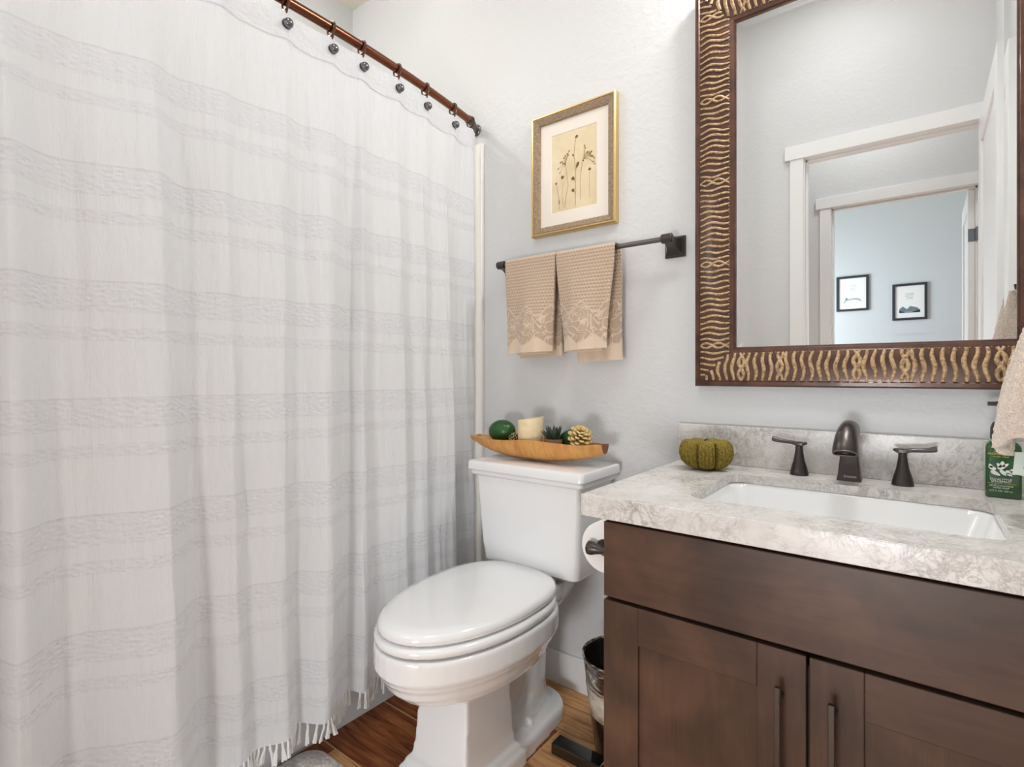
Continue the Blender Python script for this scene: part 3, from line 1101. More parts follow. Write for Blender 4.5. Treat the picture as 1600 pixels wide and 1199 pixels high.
# bowl body with two moulded steps under the rim
YFR = -0.742
b.loft([egg(0.182, YFR, -0.225, 0.404), egg(0.185, YFR - 0.003, -0.222, 0.398), egg(0.185, YFR - 0.003, -0.222, 0.352), egg(0.178, YFR + 0.006, -0.23, 0.342), egg(0.176, YFR + 0.008, -0.232, 0.334),
        egg(0.169, YFR + 0.016, -0.24, 0.326), egg(0.162, YFR + 0.026, -0.25, 0.305), egg(0.148, YFR + 0.050, -0.262, 0.282), egg(0.126, YFR + 0.088, -0.28, 0.262), egg(0.098, YFR + 0.130, -0.31, 0.248)])


def rect(x0, x1, y0, y1, z):
    return [(x0, y0, z), (x1, y0, z), (x1, y1, z), (x0, y1, z)]


# flat faced front column
b.loft([rect(TX - 0.094, TX + 0.094, -0.597, -0.392, 0.04), rect(TX - 0.088, TX + 0.088, -0.584, -0.396, 0.10), rect(TX - 0.083, TX + 0.083, -0.574, -0.402, 0.20), rect(TX - 0.084, TX + 0.084, -0.577, -0.400, 0.275)])
# foot mouldings
b.loft([rect(TX - 0.112, TX + 0.112, -0.618, -0.370, 0.0), rect(TX - 0.112, TX + 0.112, -0.618, -0.370, 0.042), rect(TX - 0.104, TX + 0.104, -0.607, -0.380, 0.050), rect(TX - 0.100, TX + 0.100, -0.603, -0.384, 0.062), rect(TX - 0.093, TX + 0.093, -0.594, -0.392, 0.068)])


def foot(w, yb, z):
    pts = [(TX - w * 1.18, -0.50, z), (TX + w * 1.18, -0.50, z)]
    for i in range(13):
        a = pi * i / 12
        pts.append((TX + w * cos(a), yb - 0.095 + 0.095 * sin(a), z))
    return pts


b.loft([foot(0.094, -0.095, 0.0), foot(0.094, -0.095, 0.034), foot(0.089, -0.100, 0.044), foot(0.080, -0.108, 0.047)])
# sloped trapway ridge between column and rear leg


def oval(w, y0, y1, z, n=20, x=TX):
    yc, h = (y0 + y1) / 2, (y1 - y0) / 2
    return [(x + w * cos(2 * pi * i / n), yc + h * sin(2 * pi * i / n), z) for i in range(n)]


b.loft([oval(0.060, -0.42, -0.125, 0.03), oval(0.052, -0.40, -0.135, 0.085), oval(0.046, -0.30, -0.145, 0.11), oval(0.047, -0.275, -0.145, 0.20), oval(0.062, -0.285, -0.125, 0.245), oval(0.078, -0.300, -0.105, 0.29), oval(0.080, -0.32, -0.10, 0.33), oval(0.094, -0.33, -0.09, 0.365), oval(0.10, -0.33, -0.09, 0.385)])
b.loft([oval(0.030, -0.50, -0.20, 0.06), oval(0.034, -0.50, -0.22, 0.19), oval(0.070, -0.52, -0.24, 0.275)])
# deck behind the seat, under the tank
dk = lambda w, d, z: [(TX - w, -0.36, z), (TX + w, -0.36, z), (TX + w, -0.205 + d, z), (TX + w * 0.72, -0.085 + d, z), (TX - w * 0.72, -0.085 + d, z), (TX - w, -0.205 + d, z)]
b.loft([dk(0.098, -0.010, 0.345), dk(0.112, 0.0, 0.372), dk(0.118, 0.0, 0.385), dk(0.118, 0.0, 0.421), dk(0.114, -0.003, 0.425)])
b.box(TX - 0.07, TX + 0.07, -0.20, -0.09, 0.42, 0.447)
b.build('bowl', M_PORC, toilet, smooth=180, mods=[('REMESH', dict(mode='VOXEL', voxel_size=0.0042, use_smooth_shade=True)), ('SMOOTH', dict(factor=0.5, iterations=5))])

tk = MB()
TXA, TXB = TX - 0.190, TX + 0.190


def rr(x0, x1, y0, y1, r, z):
    return rrect(x0, x1, y0, y1, r, z, 5)


tk.loft([rr(TXA + 0.050, TXB - 0.050, -0.190, -0.055, 0.02, 0.4405), rr(TXA + 0.034, TXB - 0.022, -0.222, -0.040, 0.022, 0.4425), rr(TXA + 0.030, TXB - 0.012, -0.232, -0.035, 0.022, 0.452), rr(TXA + 0.022, TXB - 0.006, -0.235, -0.032, 0.020, 0.50), rr(TXA + 0.004, TXB - 0.002, -0.237, -0.030, 0.018, 0.68), rr(TXA, TXB, -0.238, -0.030, 0.018, 0.712)])
tk.build('tank', M_PORC, toilet, smooth=40)
ld = MB()
LA, LB = TX - 0.210, TX + 0.210
ld.loft([rr(TXA + 0.004, TXB - 0.002, -0.238, -0.028, 0.014, 0.710), rr(LA + 0.011, LB - 0.009, -0.245, -0.024, 0.013, 0.713), rr(LA + 0.008, LB - 0.006, -0.248, -0.023, 0.013, 0.717), rr(LA + 0.008, LB - 0.006, -0.248, -0.023, 0.013, 0.725), rr(LA + 0.010, LB - 0.008, -0.246, -0.024, 0.013, 0.7275),
         rr(LA + 0.002, LB - 0.002, -0.253, -0.021, 0.014, 0.729), rr(LA, LB, -0.255, -0.020, 0.014, 0.732), rr(LA, LB, -0.255, -0.020, 0.014, 0.750), rr(LA + 0.002, LB - 0.002, -0.253, -0.022, 0.013, 0.7548), rr(LA + 0.007, LB - 0.007, -0.248, -0.027, 0.012, 0.7575)])
ld.build('tank_lid', M_PORC, toilet, smooth=32)
st = MB()
st.loft([egg(0.176, YFR + 0.004, -0.236, 0.409), egg(0.181, YFR - 0.001, -0.232, 0.412), egg(0.183, YFR - 0.003, -0.230, 0.419), egg(0.181, YFR - 0.001, -0.232, 0.427), egg(0.175, YFR + 0.006, -0.236, 0.430)])
st.build('seat', M_PORC, toilet, smooth=180)
sl = MB()
sl.loft([egg(0.168, YFR + 0.012, -0.226, 0.4335), egg(0.174, YFR + 0.006, -0.222, 0.437), egg(0.1755, YFR + 0.0045, -0.220, 0.445), egg(0.173, YFR + 0.008, -0.222, 0.453), egg(0.166, YFR + 0.016, -0.226, 0.459), egg(0.145, YFR + 0.045, -0.238, 0.4625), egg(0.08, YFR + 0.14, -0.28, 0.4645), egg(0.02, YFR + 0.22, -0.33, 0.465)])
sl.build('seat_lid', M_PORC, toilet, smooth=180)
for s in (-1, 1):
    MB().lathe([(0.013, -0.022), (0.014, -0.02), (0.014, 0.02), (0.013, 0.022)], (TX + s * 0.075, -0.221, 0.437), 18, (1, 0, 0)).build('seat_hinge', M_PORC, toilet)
for s in (-1, 1):
    MB().lathe([(0.0165, 0), (0.0165, 0.010), (0.014, 0.017), (0.008, 0.022), (0.0, 0.0235)], (TX + s * 0.058, -0.292, 0.040), 20).build('bolt_cap', M_PORC, toilet)
sv = MB()
sv.lathe([(0.018, -0.045), (0.018, -0.02), (0.022, -0.018), (0.022, -0.004), (0.012, 0.0), (0.012, 0.002)], (TXA + 0.050, -0.150, 0.4405), 10)
sv.tube([(TXA + 0.05, -0.15, 0.40), (TXA + 0.045, -0.13, 0.33), (TXA + 0.03, -0.07, 0.25), (TXA + 0.03, -0.05, 0.20)], 0.006, 10, up=(0, 1, 0))
sv.build('supply_line', M_PORC, toilet)

# ---------------------------------------------------------------- wooden dough bowl and what lies in it
BC = Vector((-0.970, -0.128, 0.7585))
BL, BW, BH = 0.252, 0.066, 0.064


def boat(a, level, inset=0.0):
    """a -1..1 along the bowl; returns half width and bottom height"""
    e = max(0.0, 1 - abs(a) ** 2.6)
    w = (BW - inset) * (e ** 0.6)
    zb = BH * (0.62 if a > 0 else 0.70) * (abs(a) ** 2.3)
    return w, zb


bw = MB()
NA, NB = 64, 18
rimz = lambda a: BH + 0.003 * sin(a * 5 + 1) + 0.004 * a


def boat_pt(a, th, inset, lift):
    w, zb = boat(a, 0, inset)
    w = max(w, 0.022 - inset * 0.9)
    z0 = min(zb + lift, rimz(a) - 0.004)
    s, c = sin(th), cos(th)
    x = BC.x + a * (BL - inset * (1.2 if inset else 0))
    y = BC.y + w * (abs(s) ** 0.8) * (1 if s > 0 else -1)
    z = BC.z + z0 + (rimz(a) - z0) * (1 - abs(c) ** 1.5 if c > 0 else 1)
    return (x, y, z)


rings = []
for i in range(NA + 1):
    a = -0.995 + 1.99 * i / NA
    out = [boat_pt(a, -pi / 2 + pi * k / NB, 0.0, 0.0) for k in range(NB + 1)]
    inn = [boat_pt(a * 0.97, pi / 2 - pi * k / NB, 0.009, 0.010) for k in range(NB + 1)]
    rings.append(out + inn)
bw.loft(rings)
bowl = bw.build('dough_bowl', [M_BOWL, M_BOWLEND], origin=(BC.x, BC.y, BC.z), smooth=50)
me = bowl.data
for p in me.polygons:
    if p.center.x > BL * 0.90 and p.normal.x > 0.6:
        p.material_index = 1
tag(bowl, 'long honey-coloured carved wooden bowl resting on the toilet tank lid', 'bowl')


def fruit(name, c, r, ang, label):
    o = thing(name, label, 'fruit', c, 'green fruit in the wooden bowl')
    m = MB()
    rings = []
    n = 24
    q = Matrix.Rotation(ang, 3, 'Z') @ Matrix.Rotation(-0.12, 3, 'Y')
    for i in range(1, n):
        th = pi * i / n
        x = -cos(th)
        rad = sin(th) ** (1.15 if x < 0 else 0.95)
        rings.append([Vector(c) + q @ Vector((x * r[0], r[1] * rad * cos(2 * pi * k / 28), r[2] * rad * sin(2 * pi * k / 28))) for k in range(28)])
    m.loft(rings)
    m.build('skin', M_FRUIT, o, smooth=180)
    s = MB()
    s.tube([Vector(c) + q @ Vector((r[0] * 0.97, 0, 0)), Vector(c) + q @ Vector((r[0] * 1.10, 0, 0.001))], [0.0045, 0.0032], 8)
    s.build('stem', M_STEM, o)


fruit('green_fruit', (-1.105, -0.122, 0.8400), (0.050, 0.037, 0.037), 0.0, 'dark green faux fruit at the curtain end of the wooden bowl')
fruit('green_fruit', (-0.846, -0.099, 0.8300), (0.037, 0.021, 0.030), 0.35, 'dark green faux fruit half hidden behind the gold pinecone')

cd = thing('pillar_candle', 'cream pillar candle standing upright in the wooden bowl', 'candle', (-0.982, -0.128, 0.789))
m = MB()
m.lathe([(0.040, 0.0), (0.0415, 0.002), (0.0415, 0.092), (0.0415, 0.0985)], (-0.982, -0.128, 0.789), 40, cap1=False)
nb = len(m.v) - 40
for i in range(40):
    x, y, z = m.v[nb + i]
    m.v[nb + i] = (x, y, z + 0.006 * cos(2 * pi * i / 40 - 0.4))
inner = []
for i in range(40):
    x, y, z = m.v[nb + i]
    inner.append((-0.982 + (x + 0.982) * 0.90, -0.128 + (y + 0.128) * 0.90, z - 0.001))
deep = [(-0.982 + (x + 0.982) * 0.85, -0.128 + (y + 0.128) * 0.85, 0.874) for x, y, z in inner]
m.loft([[m.v[nb + i] for i in range(40)], inner, deep], cap0=False)
m.build('wax', M_CANDLE, cd, smooth=40)
MB().tube([(-0.982, -0.128, 0.870), (-0.980, -0.128, 0.882)], 0.0012, 6).build('wick', M_WICK, cd)

sp = thing('potted_succulent', 'small dark spiky succulent in a clay cup beside the candle', 'plant', (-0.893, -0.132, 0.783))
MB().lathe([(0.020, 0), (0.022, 0.01), (0.027, 0.042), (0.028, 0.047), (0.026, 0.047), (0.023, 0.042)], (-0.893, -0.132, 0.783), 24).build('cup', M_CLAY, sp)
for i in range(15):
    ringk = 0 if i < 8 else 1
    a = 2 * pi * (i if ringk == 0 else i - 8) / (8 if ringk == 0 else 7) + 0.3 * ringk
    tilt = 0.95 if ringk == 0 else 0.42
    L = 0.040 if ringk == 0 else 0.042
    d = Vector((cos(a) * sin(tilt), sin(a) * sin(tilt), cos(tilt)))
    p0 = Vector((-0.893, -0.132, 0.826)) + Vector((cos(a), sin(a), 0)) * 0.008
    MB().tube([p0, p0 + d * L * 0.35, p0 + d * L * 0.7 + Vector((0, 0, 0.003)), p0 + d * L + Vector((0, 0, 0.006))], [0.0055, 0.0075, 0.0055, 0.0006], 8, flat=0.55).build('leaf', M_SUCC, sp, smooth=60)


def pinecone(c, r, h, tilt, label, mats):
    o = thing('pinecone', label, 'pinecone', c, 'pinecones in the wooden bowl')
    q = Matrix.Rotation(tilt[0], 3, 'X') @ Matrix.Rotation(tilt[1], 3, 'Y')
    core = MB()
    core.lathe([(0.2 * r, -h * 0.5), (0.55 * r, -h * 0.3), (0.6 * r, 0), (0.35 * r, h * 0.3), (0.05 * r, h * 0.5)], (0, 0, 0), 14)
    core.v = [tuple(Vector(c) + q @ Vector(p)) for p in core.v]
    core.build('core', M_CONEDARK, o)
    sc, tp = MB(), MB()
    n = 54
    for k in range(n):
        f = (k + 0.5) / n
        z = -h * 0.46 + h * 0.94 * f
        rad = r * (sin(pi * (0.12 + 0.80 * f)) ** 0.8)
        a = k * 2.39996
        lift = 0.15 + 0.95 * f
        d = Vector((cos(a) * cos(lift), sin(a) * cos(lift), sin(lift)))
        t_ = Vector((-sin(a), cos(a), 0))
        nn = d.cross(t_)
        p0 = Vector((cos(a) * rad * 0.45, sin(a) * rad * 0.45, z))
        L = rad * 0.60 + 0.0015
        w = 0.22 * r
        V = []
        for (u, ww, hh) in ((0, 0.4, 0.0), (0.6, 1.0, 0.05), (0.9, 0.8, 0.16), (1.0, 0.3, 0.2)):
            for sgn in (-1, 1):
                for th in (-0.06, 0.06):
                    V.append(Vector(c) + q @ (p0 + d * L * u + t_ * w * ww * sgn + nn * r * (th - hh * 0.5)))
        F = []
        for i in range(3):
            o0, o1 = i * 4, i * 4 + 4
            F += [(o0, o0 + 2, o1 + 2, o1), (o0 + 1, o1 + 1, o1 + 3, o0 + 3), (o0, o1, o1 + 1, o0 + 1), (o0 + 2, o0 + 3, o1 + 3, o1 + 2)]
        F += [(0, 1, 3, 2), (12, 14, 15, 13)]
        sc.add(V, F, 0)
        sc.m[-11:] = [0] * 11
        for fi in range(len(F)):
            if 8 <= fi < 12 or fi == 13:
                sc.m[len(sc.m) - len(F) + fi] = 1
    sc.build('scales', mats, o, smooth=0)
    return o


pinecone((-0.793, -0.146, 0.842), 0.035, 0.054, (0.45, 0.5), 'large gold-painted pinecone at the vanity end of the wooden bowl', [M_CONE, M_CONETIP])
pinecone((-1.048, -0.124, 0.816), 0.020, 0.034, (0.9, -0.2), 'small brown pinecone tucked between green fruit and candle', [M_CONEDARK, M_CONETIP])

# ---------------------------------------------------------------- vanity
CZ = 0.785
CX0, CX1, CYF = -0.545, XR - 0.002, -0.565
SX0, SX1, SYF, SYB = -0.367, 0.106, -0.461, -0.142
ct = MB()
zt, zb = CZ, CZ - 0.043


def hole(x0, x1, y0, y1, r, z):
    return rrect(x0, x1, y0, y1, r, z, 6)


# countertop slab with a rounded rectangular opening
n = 28
out, inn = [], hole(SX0, SX1, SYF, SYB, 0.032, zt)
for (x, y, z) in inn:
    cx, cy = (SX0 + SX1) / 2, (SYF + SYB) / 2
    dx, dy = (x - cx) / ((SX1 - SX0) / 2), (y - cy) / ((SYB - SYF) / 2)
    m_ = max(abs(dx), abs(dy))
    if abs(dx) >= abs(dy):
        xx = CX1 if dx > 0 else CX0
        yy = cy + dy / m_ * ((-0.001 - cy) if dy > 0 else (cy - CYF))
    else:
        yy = -0.001 if dy > 0 else CYF
        xx = cx + dx / m_ * ((CX1 - cx) if dx > 0 else (cx - CX0))
    out.append((xx, yy, zt))
# snap the outline corners
for cxy in ((CX1, -0.001), (CX0, -0.001), (CX0, CYF), (CX1, CYF)):
    j = min(range(len(out)), key=lambda k: (out[k][0] - cxy[0]) ** 2 + (out[k][1] - cxy[1]) ** 2)
    out[j] = (cxy[0], cxy[1], zt)
lower = lambda L: [(x, y, zb) for x, y, z in L]
zs = CZ - 0.020
lowz = lambda L, h: [(x, y, h) for x, y, z in L]
shrink = lambda L, d: [(min(max(x, CX0 + d), CX1 - d), min(max(y, CYF + d), -0.001 - d), z) for x, y, z in L]
ct.loft([inn, out, lowz(out, zb), lowz(shrink(out, 0.020), zb), lowz(shrink(out, 0.020), zs), lowz(inn, zs), inn], cap0=False, cap1=False)
tag(ct.build('countertop', M_QUARTZ, origin=(-0.12, -0.28, zb), smooth=0, bevel=0.0015), 'pale veined quartz countertop on the brown vanity', 'countertop')
bs = MB().box(CX0, CX1, -0.021, -0.001, CZ, CZ + 0.104)
tag(bs.build('backsplash', M_QUARTZ, origin=(-0.12, -0.01, CZ), smooth=0, bevel=0.0015), 'low quartz backsplash strip running behind the faucet', 'backsplash')
sk = thing('sink', 'white rectangular undermount sink set in the quartz countertop', 'sink', (-0.13, -0.30, CZ - 0.15))
s_ = MB()
zz = CZ - 0.0205
s_.loft([hole(SX0 - 0.02, SX1 + 0.02, SYF - 0.02, SYB + 0.02, 0.04, zz), hole(SX0 - 0.003, SX1 + 0.003, SYF - 0.003, SYB + 0.003, 0.034, zz), hole(SX0 + 0.004, SX1 - 0.004, SYF + 0.004, SYB - 0.004, 0.036, zz - 0.010), hole(SX0 + 0.030, SX1 - 0.030, SYF + 0.020, SYB - 0.020, 0.040, zz - 0.095), hole(SX0 + 0.050, SX1 - 0.050, SYF + 0.040, SYB - 0.040, 0.05, zz - 0.118), hole(SX0 + 0.20, SX1 - 0.20, SYF + 0.135, SYB - 0.135, 0.02, zz - 0.124)], cap0=False)
s_.loft([hole(SX0 - 0.02, SX1 + 0.02, SYF - 0.02, SYB + 0.02, 0.04, zz), hole(SX0 + 0.02, SX1 - 0.02, SYF + 0.01, SYB - 0.01, 0.04, zz - 0.10), hole(SX0 + 0.05, SX1 - 0.05, SYF + 0.04, SYB - 0.04, 0.04, zz - 0.132)], cap0=False)
s_.build('basin', M_PORC, sk, smooth=50)
MB().lathe([(0.022, 0), (0.022, 0.003), (0.014, 0.004), (0.012, 0.009), (0.0, 0.010)], (-0.13, -0.30, zz - 0.1245), 20).build('drain', M_BRONZE, sk)

van = thing('vanity_cabinet', 'dark brown stained vanity cabinet with false drawer front and two shaker doors', 'cabinet', (-0.10, -0.28, 0))
VX0, VX1 = -0.505, 0.225
vb = MB()
ZT = zb - 0.001
vb.box(VX0, VX0 + 0.018, -0.526, -0.012, 0.09, ZT)
vb.box(XR - 0.025, XR - 0.006, -0.526, -0.012, 0.09, ZT)
vb.box(VX0 + 0.018, XR - 0.025, -0.030, -0.012, 0.09, 0.60)
vb.box(VX0 + 0.018, XR - 0.025, -0.526, -0.03, 0.09, 0.108)
vb.box(VX0 + 0.02, XR - 0.03, -0.46, -0.445, 0.0, 0.09)
vb.box(VX0 + 0.02, VX0 + 0.038, -0.445, -0.012, 0.0, 0.09)
vb.box(XR - 0.045, XR - 0.027, -0.445, -0.012, 0.0, 0.09)
vb.build('carcass', M_CABV, van, smooth=0)
ff = MB()
ff.box(VX0 + 0.001, VX0 + 0.040, -0.527, -0.508, 0.09, ZT)
ff.box(VX1 - 0.04, XR - 0.006, -0.527, -0.508, 0.09, ZT)
ff.box(-0.163, -0.123, -0.527, -0.508, 0.09, ZT - 0.15)
for a, c_ in ((ZT - 0.030, ZT), (0.555, 0.605), (0.09, 0.13)):
    ff.box(VX0 + 0.04, VX1 - 0.04, -0.527, -0.508, a, c_)
ff.build('face_frame', M_CABGAP, van, smooth=0)
dr = MB().box(VX0 + 0.001, VX1 - 0.001, -0.546, -0.5275, 0.584, 0.7325)
dr.build('drawer_front', M_CABH, van, smooth=0, bevel=0.002)
for x0, x1, hx, lab in ((VX0 + 0.001, -0.1452, -0.181, 'left'), (-0.1408, VX1 - 0.001, -0.107, 'right')):
    dd = MB()
    z0, z1 = 0.10, 0.577
    st = 0.073
    dd.box(x0, x0 + st, -0.546, -0.5275, z0, z1, 0)
    dd.box(x1 - st, x1, -0.546, -0.5275, z0, z1, 0)
    dd.box(x0 + st, x1 - st, -0.546, -0.5275, z1 - st, z1, 1)
    dd.box(x0 + st, x1 - st, -0.546, -0.5275, z0, z0 + st, 1)
    dd.box(x0 + st - 0.004, x1 - st + 0.004, -0.538, -0.530, z0 + st - 0.004, z1 - st + 0.004, 0)
    do = dd.build('door', [M_CABV, M_CABH], van, smooth=0, bevel=0.0014)
    h = MB()
    h.box(hx - 0.0045, hx + 0.0045, -0.581, -0.572, 0.352, 0.530)
    h.box(hx - 0.0045, hx + 0.0045, -0.573, -0.546, 0.372, 0.382)
    h.box(hx - 0.0045, hx + 0.0045, -0.573, -0.546, 0.500, 0.510)
    h.build('bar_handle', M_BRONZE, do, smooth=0, bevel=0.0012)

# ---------------------------------------------------------------- faucet
fc = thing('faucet', 'dark bronze widespread faucet standing between sink and backsplash', 'faucet', (-0.13, -0.066, CZ))
FXC, FYC = -0.1305, -0.066
s = MB()


def rrr(cx, cy, hx, hy, r, z):
    return rrect(cx - hx, cx + hx, cy - hy, cy + hy, r, z, 3)


s.loft([rrr(FXC, FYC, 0.0235, 0.0215, 0.003, CZ), rrr(FXC, FYC, 0.0232, 0.0212, 0.003, CZ + 0.004), rrr(FXC, FYC, 0.0215, 0.0195, 0.003, CZ + 0.012), rrr(FXC, FYC + 0.001, 0.0165, 0.016, 0.003, CZ + 0.065), rrr(FXC, FYC + 0.002, 0.0145, 0.0145, 0.003, CZ + 0.105), rrr(FXC, FYC + 0.002, 0.014, 0.014, 0.003, CZ + 0.125)])
s.build('spout_column', M_BRONZE, fc, smooth=40)
hd = MB()


def arch(y, z, w, h, tilt):
    """rounded hood section standing across the spout"""
    pts = []
    for i in range(13):
        a = pi * i / 12
        pts.append((w * cos(a) * (1 if abs(cos(a)) < 0.98 else 1), h * 0.45 + h * 0.55 * sin(a)))
    pts += [(-w * 0.98, 0.0 + h * 0.12), (-w * 0.75, 0), (w * 0.75, 0), (w * 0.98, h * 0.12)]
    c_, s2 = cos(tilt), sin(tilt)
    return [(FXC + px, y - pz * s2, z + pz * c_) for px, pz in pts]


hd.loft([arch(-0.038, 0.886, 0.0165, 0.026, -0.2), arch(-0.046, 0.884, 0.0185, 0.036, 0.0), arch(-0.075, 0.886, 0.0185, 0.037, 0.15), arch(-0.105, 0.884, 0.0195, 0.035, 0.35), arch(-0.130, 0.874, 0.0215, 0.034, 0.65), arch(-0.146, 0.859, 0.0235, 0.033, 0.95), arch(-0.149, 0.851, 0.0235, 0.033, 1.05), arch(-0.1495, 0.8505, 0.0195, 0.027, 1.1), arch(-0.147, 0.853, 0.017, 0.024, 1.1)])
hd.sphere((FXC, -0.150, 0.8695), (0.014, 0.009, 0.017), 18, 12)
hd.build('spout_hood', M_BRONZE, fc, smooth=40)
ar = arch(-0.1498, 0.8505, 0.0222, 0.031, 1.08)
MB().tube(ar, 0.0016, 8, up=(0, 1, 0), closed=True).build('spout_rim_highlight', M_STEEL, fc, smooth=60)  # paler metal outline stands in for the edge highlight
mk = MB()
mk.box(FXC - 0.004, FXC + 0.015, FYC - 0.0210, FYC - 0.0196, CZ + 0.0085, CZ + 0.0125)
star = [((0.0045 if i % 2 == 0 else 0.0020) * sin(pi * i / 4), (0.0045 if i % 2 == 0 else 0.0020) * cos(pi * i / 4)) for i in range(8)]
mk.prism(star, lambda p, q, h: (FXC - 0.007 + p, h, CZ + 0.0108 + q), FYC - 0.0196, FYC - 0.0212)
mk.build('maker_mark', NT('worn_metal_mark', 0.4, 0.6, srgb(170, 150, 142)).m, fc, smooth=0)
for hx, sg in ((-0.2335, -1), (-0.0325, 1)):
    h = MB()
    hy = -0.064
    h.lathe([(0.0205, 0), (0.0205, 0.003), (0.0185, 0.012), (0.0180, 0.013), (0.0178, 0.016), (0.0120, 0.036), (0.0090, 0.055), (0.0080, 0.064), (0.0085, 0.065), (0.0080, 0.067), (0.0078, 0.071)], (hx, hy, CZ), 28)
    ho = h.build('handle_base', M_BRONZE, fc, smooth=30)
    lv = MB()
    Lr = []
    for u, zc, hw, hh in ((-0.017, 0.0765, 0.003, 0.0018), (-0.013, 0.076, 0.0080, 0.0035), (-0.006, 0.0740, 0.0090, 0.0055), (0.006, 0.0745, 0.0090, 0.0052), (0.014, 0.0770, 0.0075, 0.0042), (0.030, 0.0782, 0.0060, 0.0042), (0.045, 0.0800, 0.0066, 0.0050), (0.055, 0.0825, 0.0076, 0.0060), (0.0590, 0.0837, 0.0074, 0.0056)):
        Lr.append([(hx + sg * u, hy + a_ * hw, CZ + zc + b_ * hh) for a_, b_ in ((-1, -0.5), (-0.6, -1), (0.6, -1), (1, -0.5), (1, 0.5), (0.6, 1), (-0.6, 1), (-1, 0.5))])
    lv.loft(Lr)
    lv.build('lever', M_BRONZE, ho, smooth=50)

# ---------------------------------------------------------------- knitted pumpkin
pk = thing('knit_pumpkin', 'olive green ribbed knit pumpkin at the left end of the countertop', 'pumpkin', (-0.437, -0.118, CZ))
m = MB()
rings = []
NL, NT_ = 364, 48
CREASE = [math.radians(d) for d in (-98, -44, 8, 60, 112, 164, 212)]
for i in range(NT_ + 1):
    th = pi * (0.02 + 0.96 * i / NT_)
    rg = []
    for k in range(NL):
        a = 2 * pi * k / NL
        d_ = min(abs((a - q + pi) % (2 * pi) - pi) for q in CREASE)
        cr = math.exp(-(d_ / 0.10) ** 2) + 0.45 * math.exp(-(d_ / 0.26) ** 2)
        rib = 0.5 + 0.5 * cos(46 * a)
        e = sin(th)
        R = 0.0690 * (e ** 0.60) * (1 - 0.26 * cr * e - 0.09 * (1 - rib) * e)
        cz_ = cos(th)
        z = 0.042 - 0.0415 * (abs(cz_) ** 0.92) * (1 if cz_ > 0 else -1) * (1 - 0.06 * cr)
        if i > NT_ * 0.72:
            z -= 0.010 * smoothstep(0.72, 1.0, i / NT_)
        rg.append((-0.437 + R * cos(a), -0.118 + R * sin(a), CZ + max(z, 0.0005)))
    rings.append(rg)
m.loft(rings)
m.build('knit_body', M_KNIT, pk, smooth=180)
MB().lathe([(0.005, 0), (0.0055, 0.005), (0.004, 0.008), (0.0, 0.009)], (-0.437, -0.118, CZ + 0.068), 10).build('stem', M_STEM, pk)

# ---------------------------------------------------------------- soap bottle
SBX, SBY = 0.1265, -0.078
sb = thing('soap_bottle', 'green foaming soap bottle with black pump at the right end of the countertop', 'soap bottle', (SBX, SBY, CZ))
m = MB()


def rr2(hx, hy, r, z):
    return rrect(SBX - hx, SBX + hx, SBY - hy, SBY + hy, r, z, 4)


m.loft([rr2(0.0245, 0.0205, 0.005, CZ), rr2(0.0265, 0.0225, 0.006, CZ + 0.002), rr2(0.0265, 0.0225, 0.006, CZ + 0.096), rr2(0.0250, 0.021, 0.008, CZ + 0.103), rr2(0.0200, 0.018, 0.012, CZ + 0.109), rr2(0.0165, 0.0165, 0.015, CZ + 0.112), rr2(0.0165, 0.0165, 0.015, CZ + 0.116)])
m.build('bottle', M_SOAP, sb, smooth=40)
pm = MB()
pm.lathe([(0.0180, 0.114), (0.0185, 0.118), (0.0180, 0.136), (0.0150, 0.145), (0.0100, 0.149), (0.0045, 0.150), (0.0045, 0.176), (0.0090, 0.178), (0.0095, 0.186), (0.0080, 0.188)], (SBX, SBY, CZ), 24)
pm.loft([[(SBX + x, SBY + y, CZ + z) for y, z in ((-0.006, 0.179), (0.006, 0.179), (0.006, 0.187), (-0.006, 0.187))] for x in (0.0, -0.016, -0.022)])
pm.build('pump', NT('black_pump_plastic', 0.35, color=srgb(48, 34, 34)).m, sb, smooth=40)


def text(body, size, loc, mat, parent, name, sx=1.0):
    cu = bpy.data.curves.new(name, 'FONT')
    cu.body = body
    cu.size = size
    cu.align_x = 'CENTER'
    cu.align_y = 'CENTER'
    cu.extrude = 0.0001
    to = bpy.data.objects.new(name + '_src', cu)
    COL.objects.link(to)
    dg = bpy.context.evaluated_depsgraph_get()
    dg.update()
    me_ = bpy.data.meshes.new_from_object(to.evaluated_get(dg))
    bpy.data.objects.remove(to)
    o = bpy.data.objects.new(name, me_)
    me_.materials.clear()
    me_.materials.append(mat)
    COL.objects.link(o)
    Mx = Matrix.Translation(Vector(loc) - Vector(OFF[parent.name])) @ Matrix.Rotation(pi / 2, 4, 'X') @ Matrix.Diagonal((sx, 1, 1, 1))
    me_.transform(Mx)
    o.parent = parent
    OFF[o.name] = OFF[parent.name]
    return o


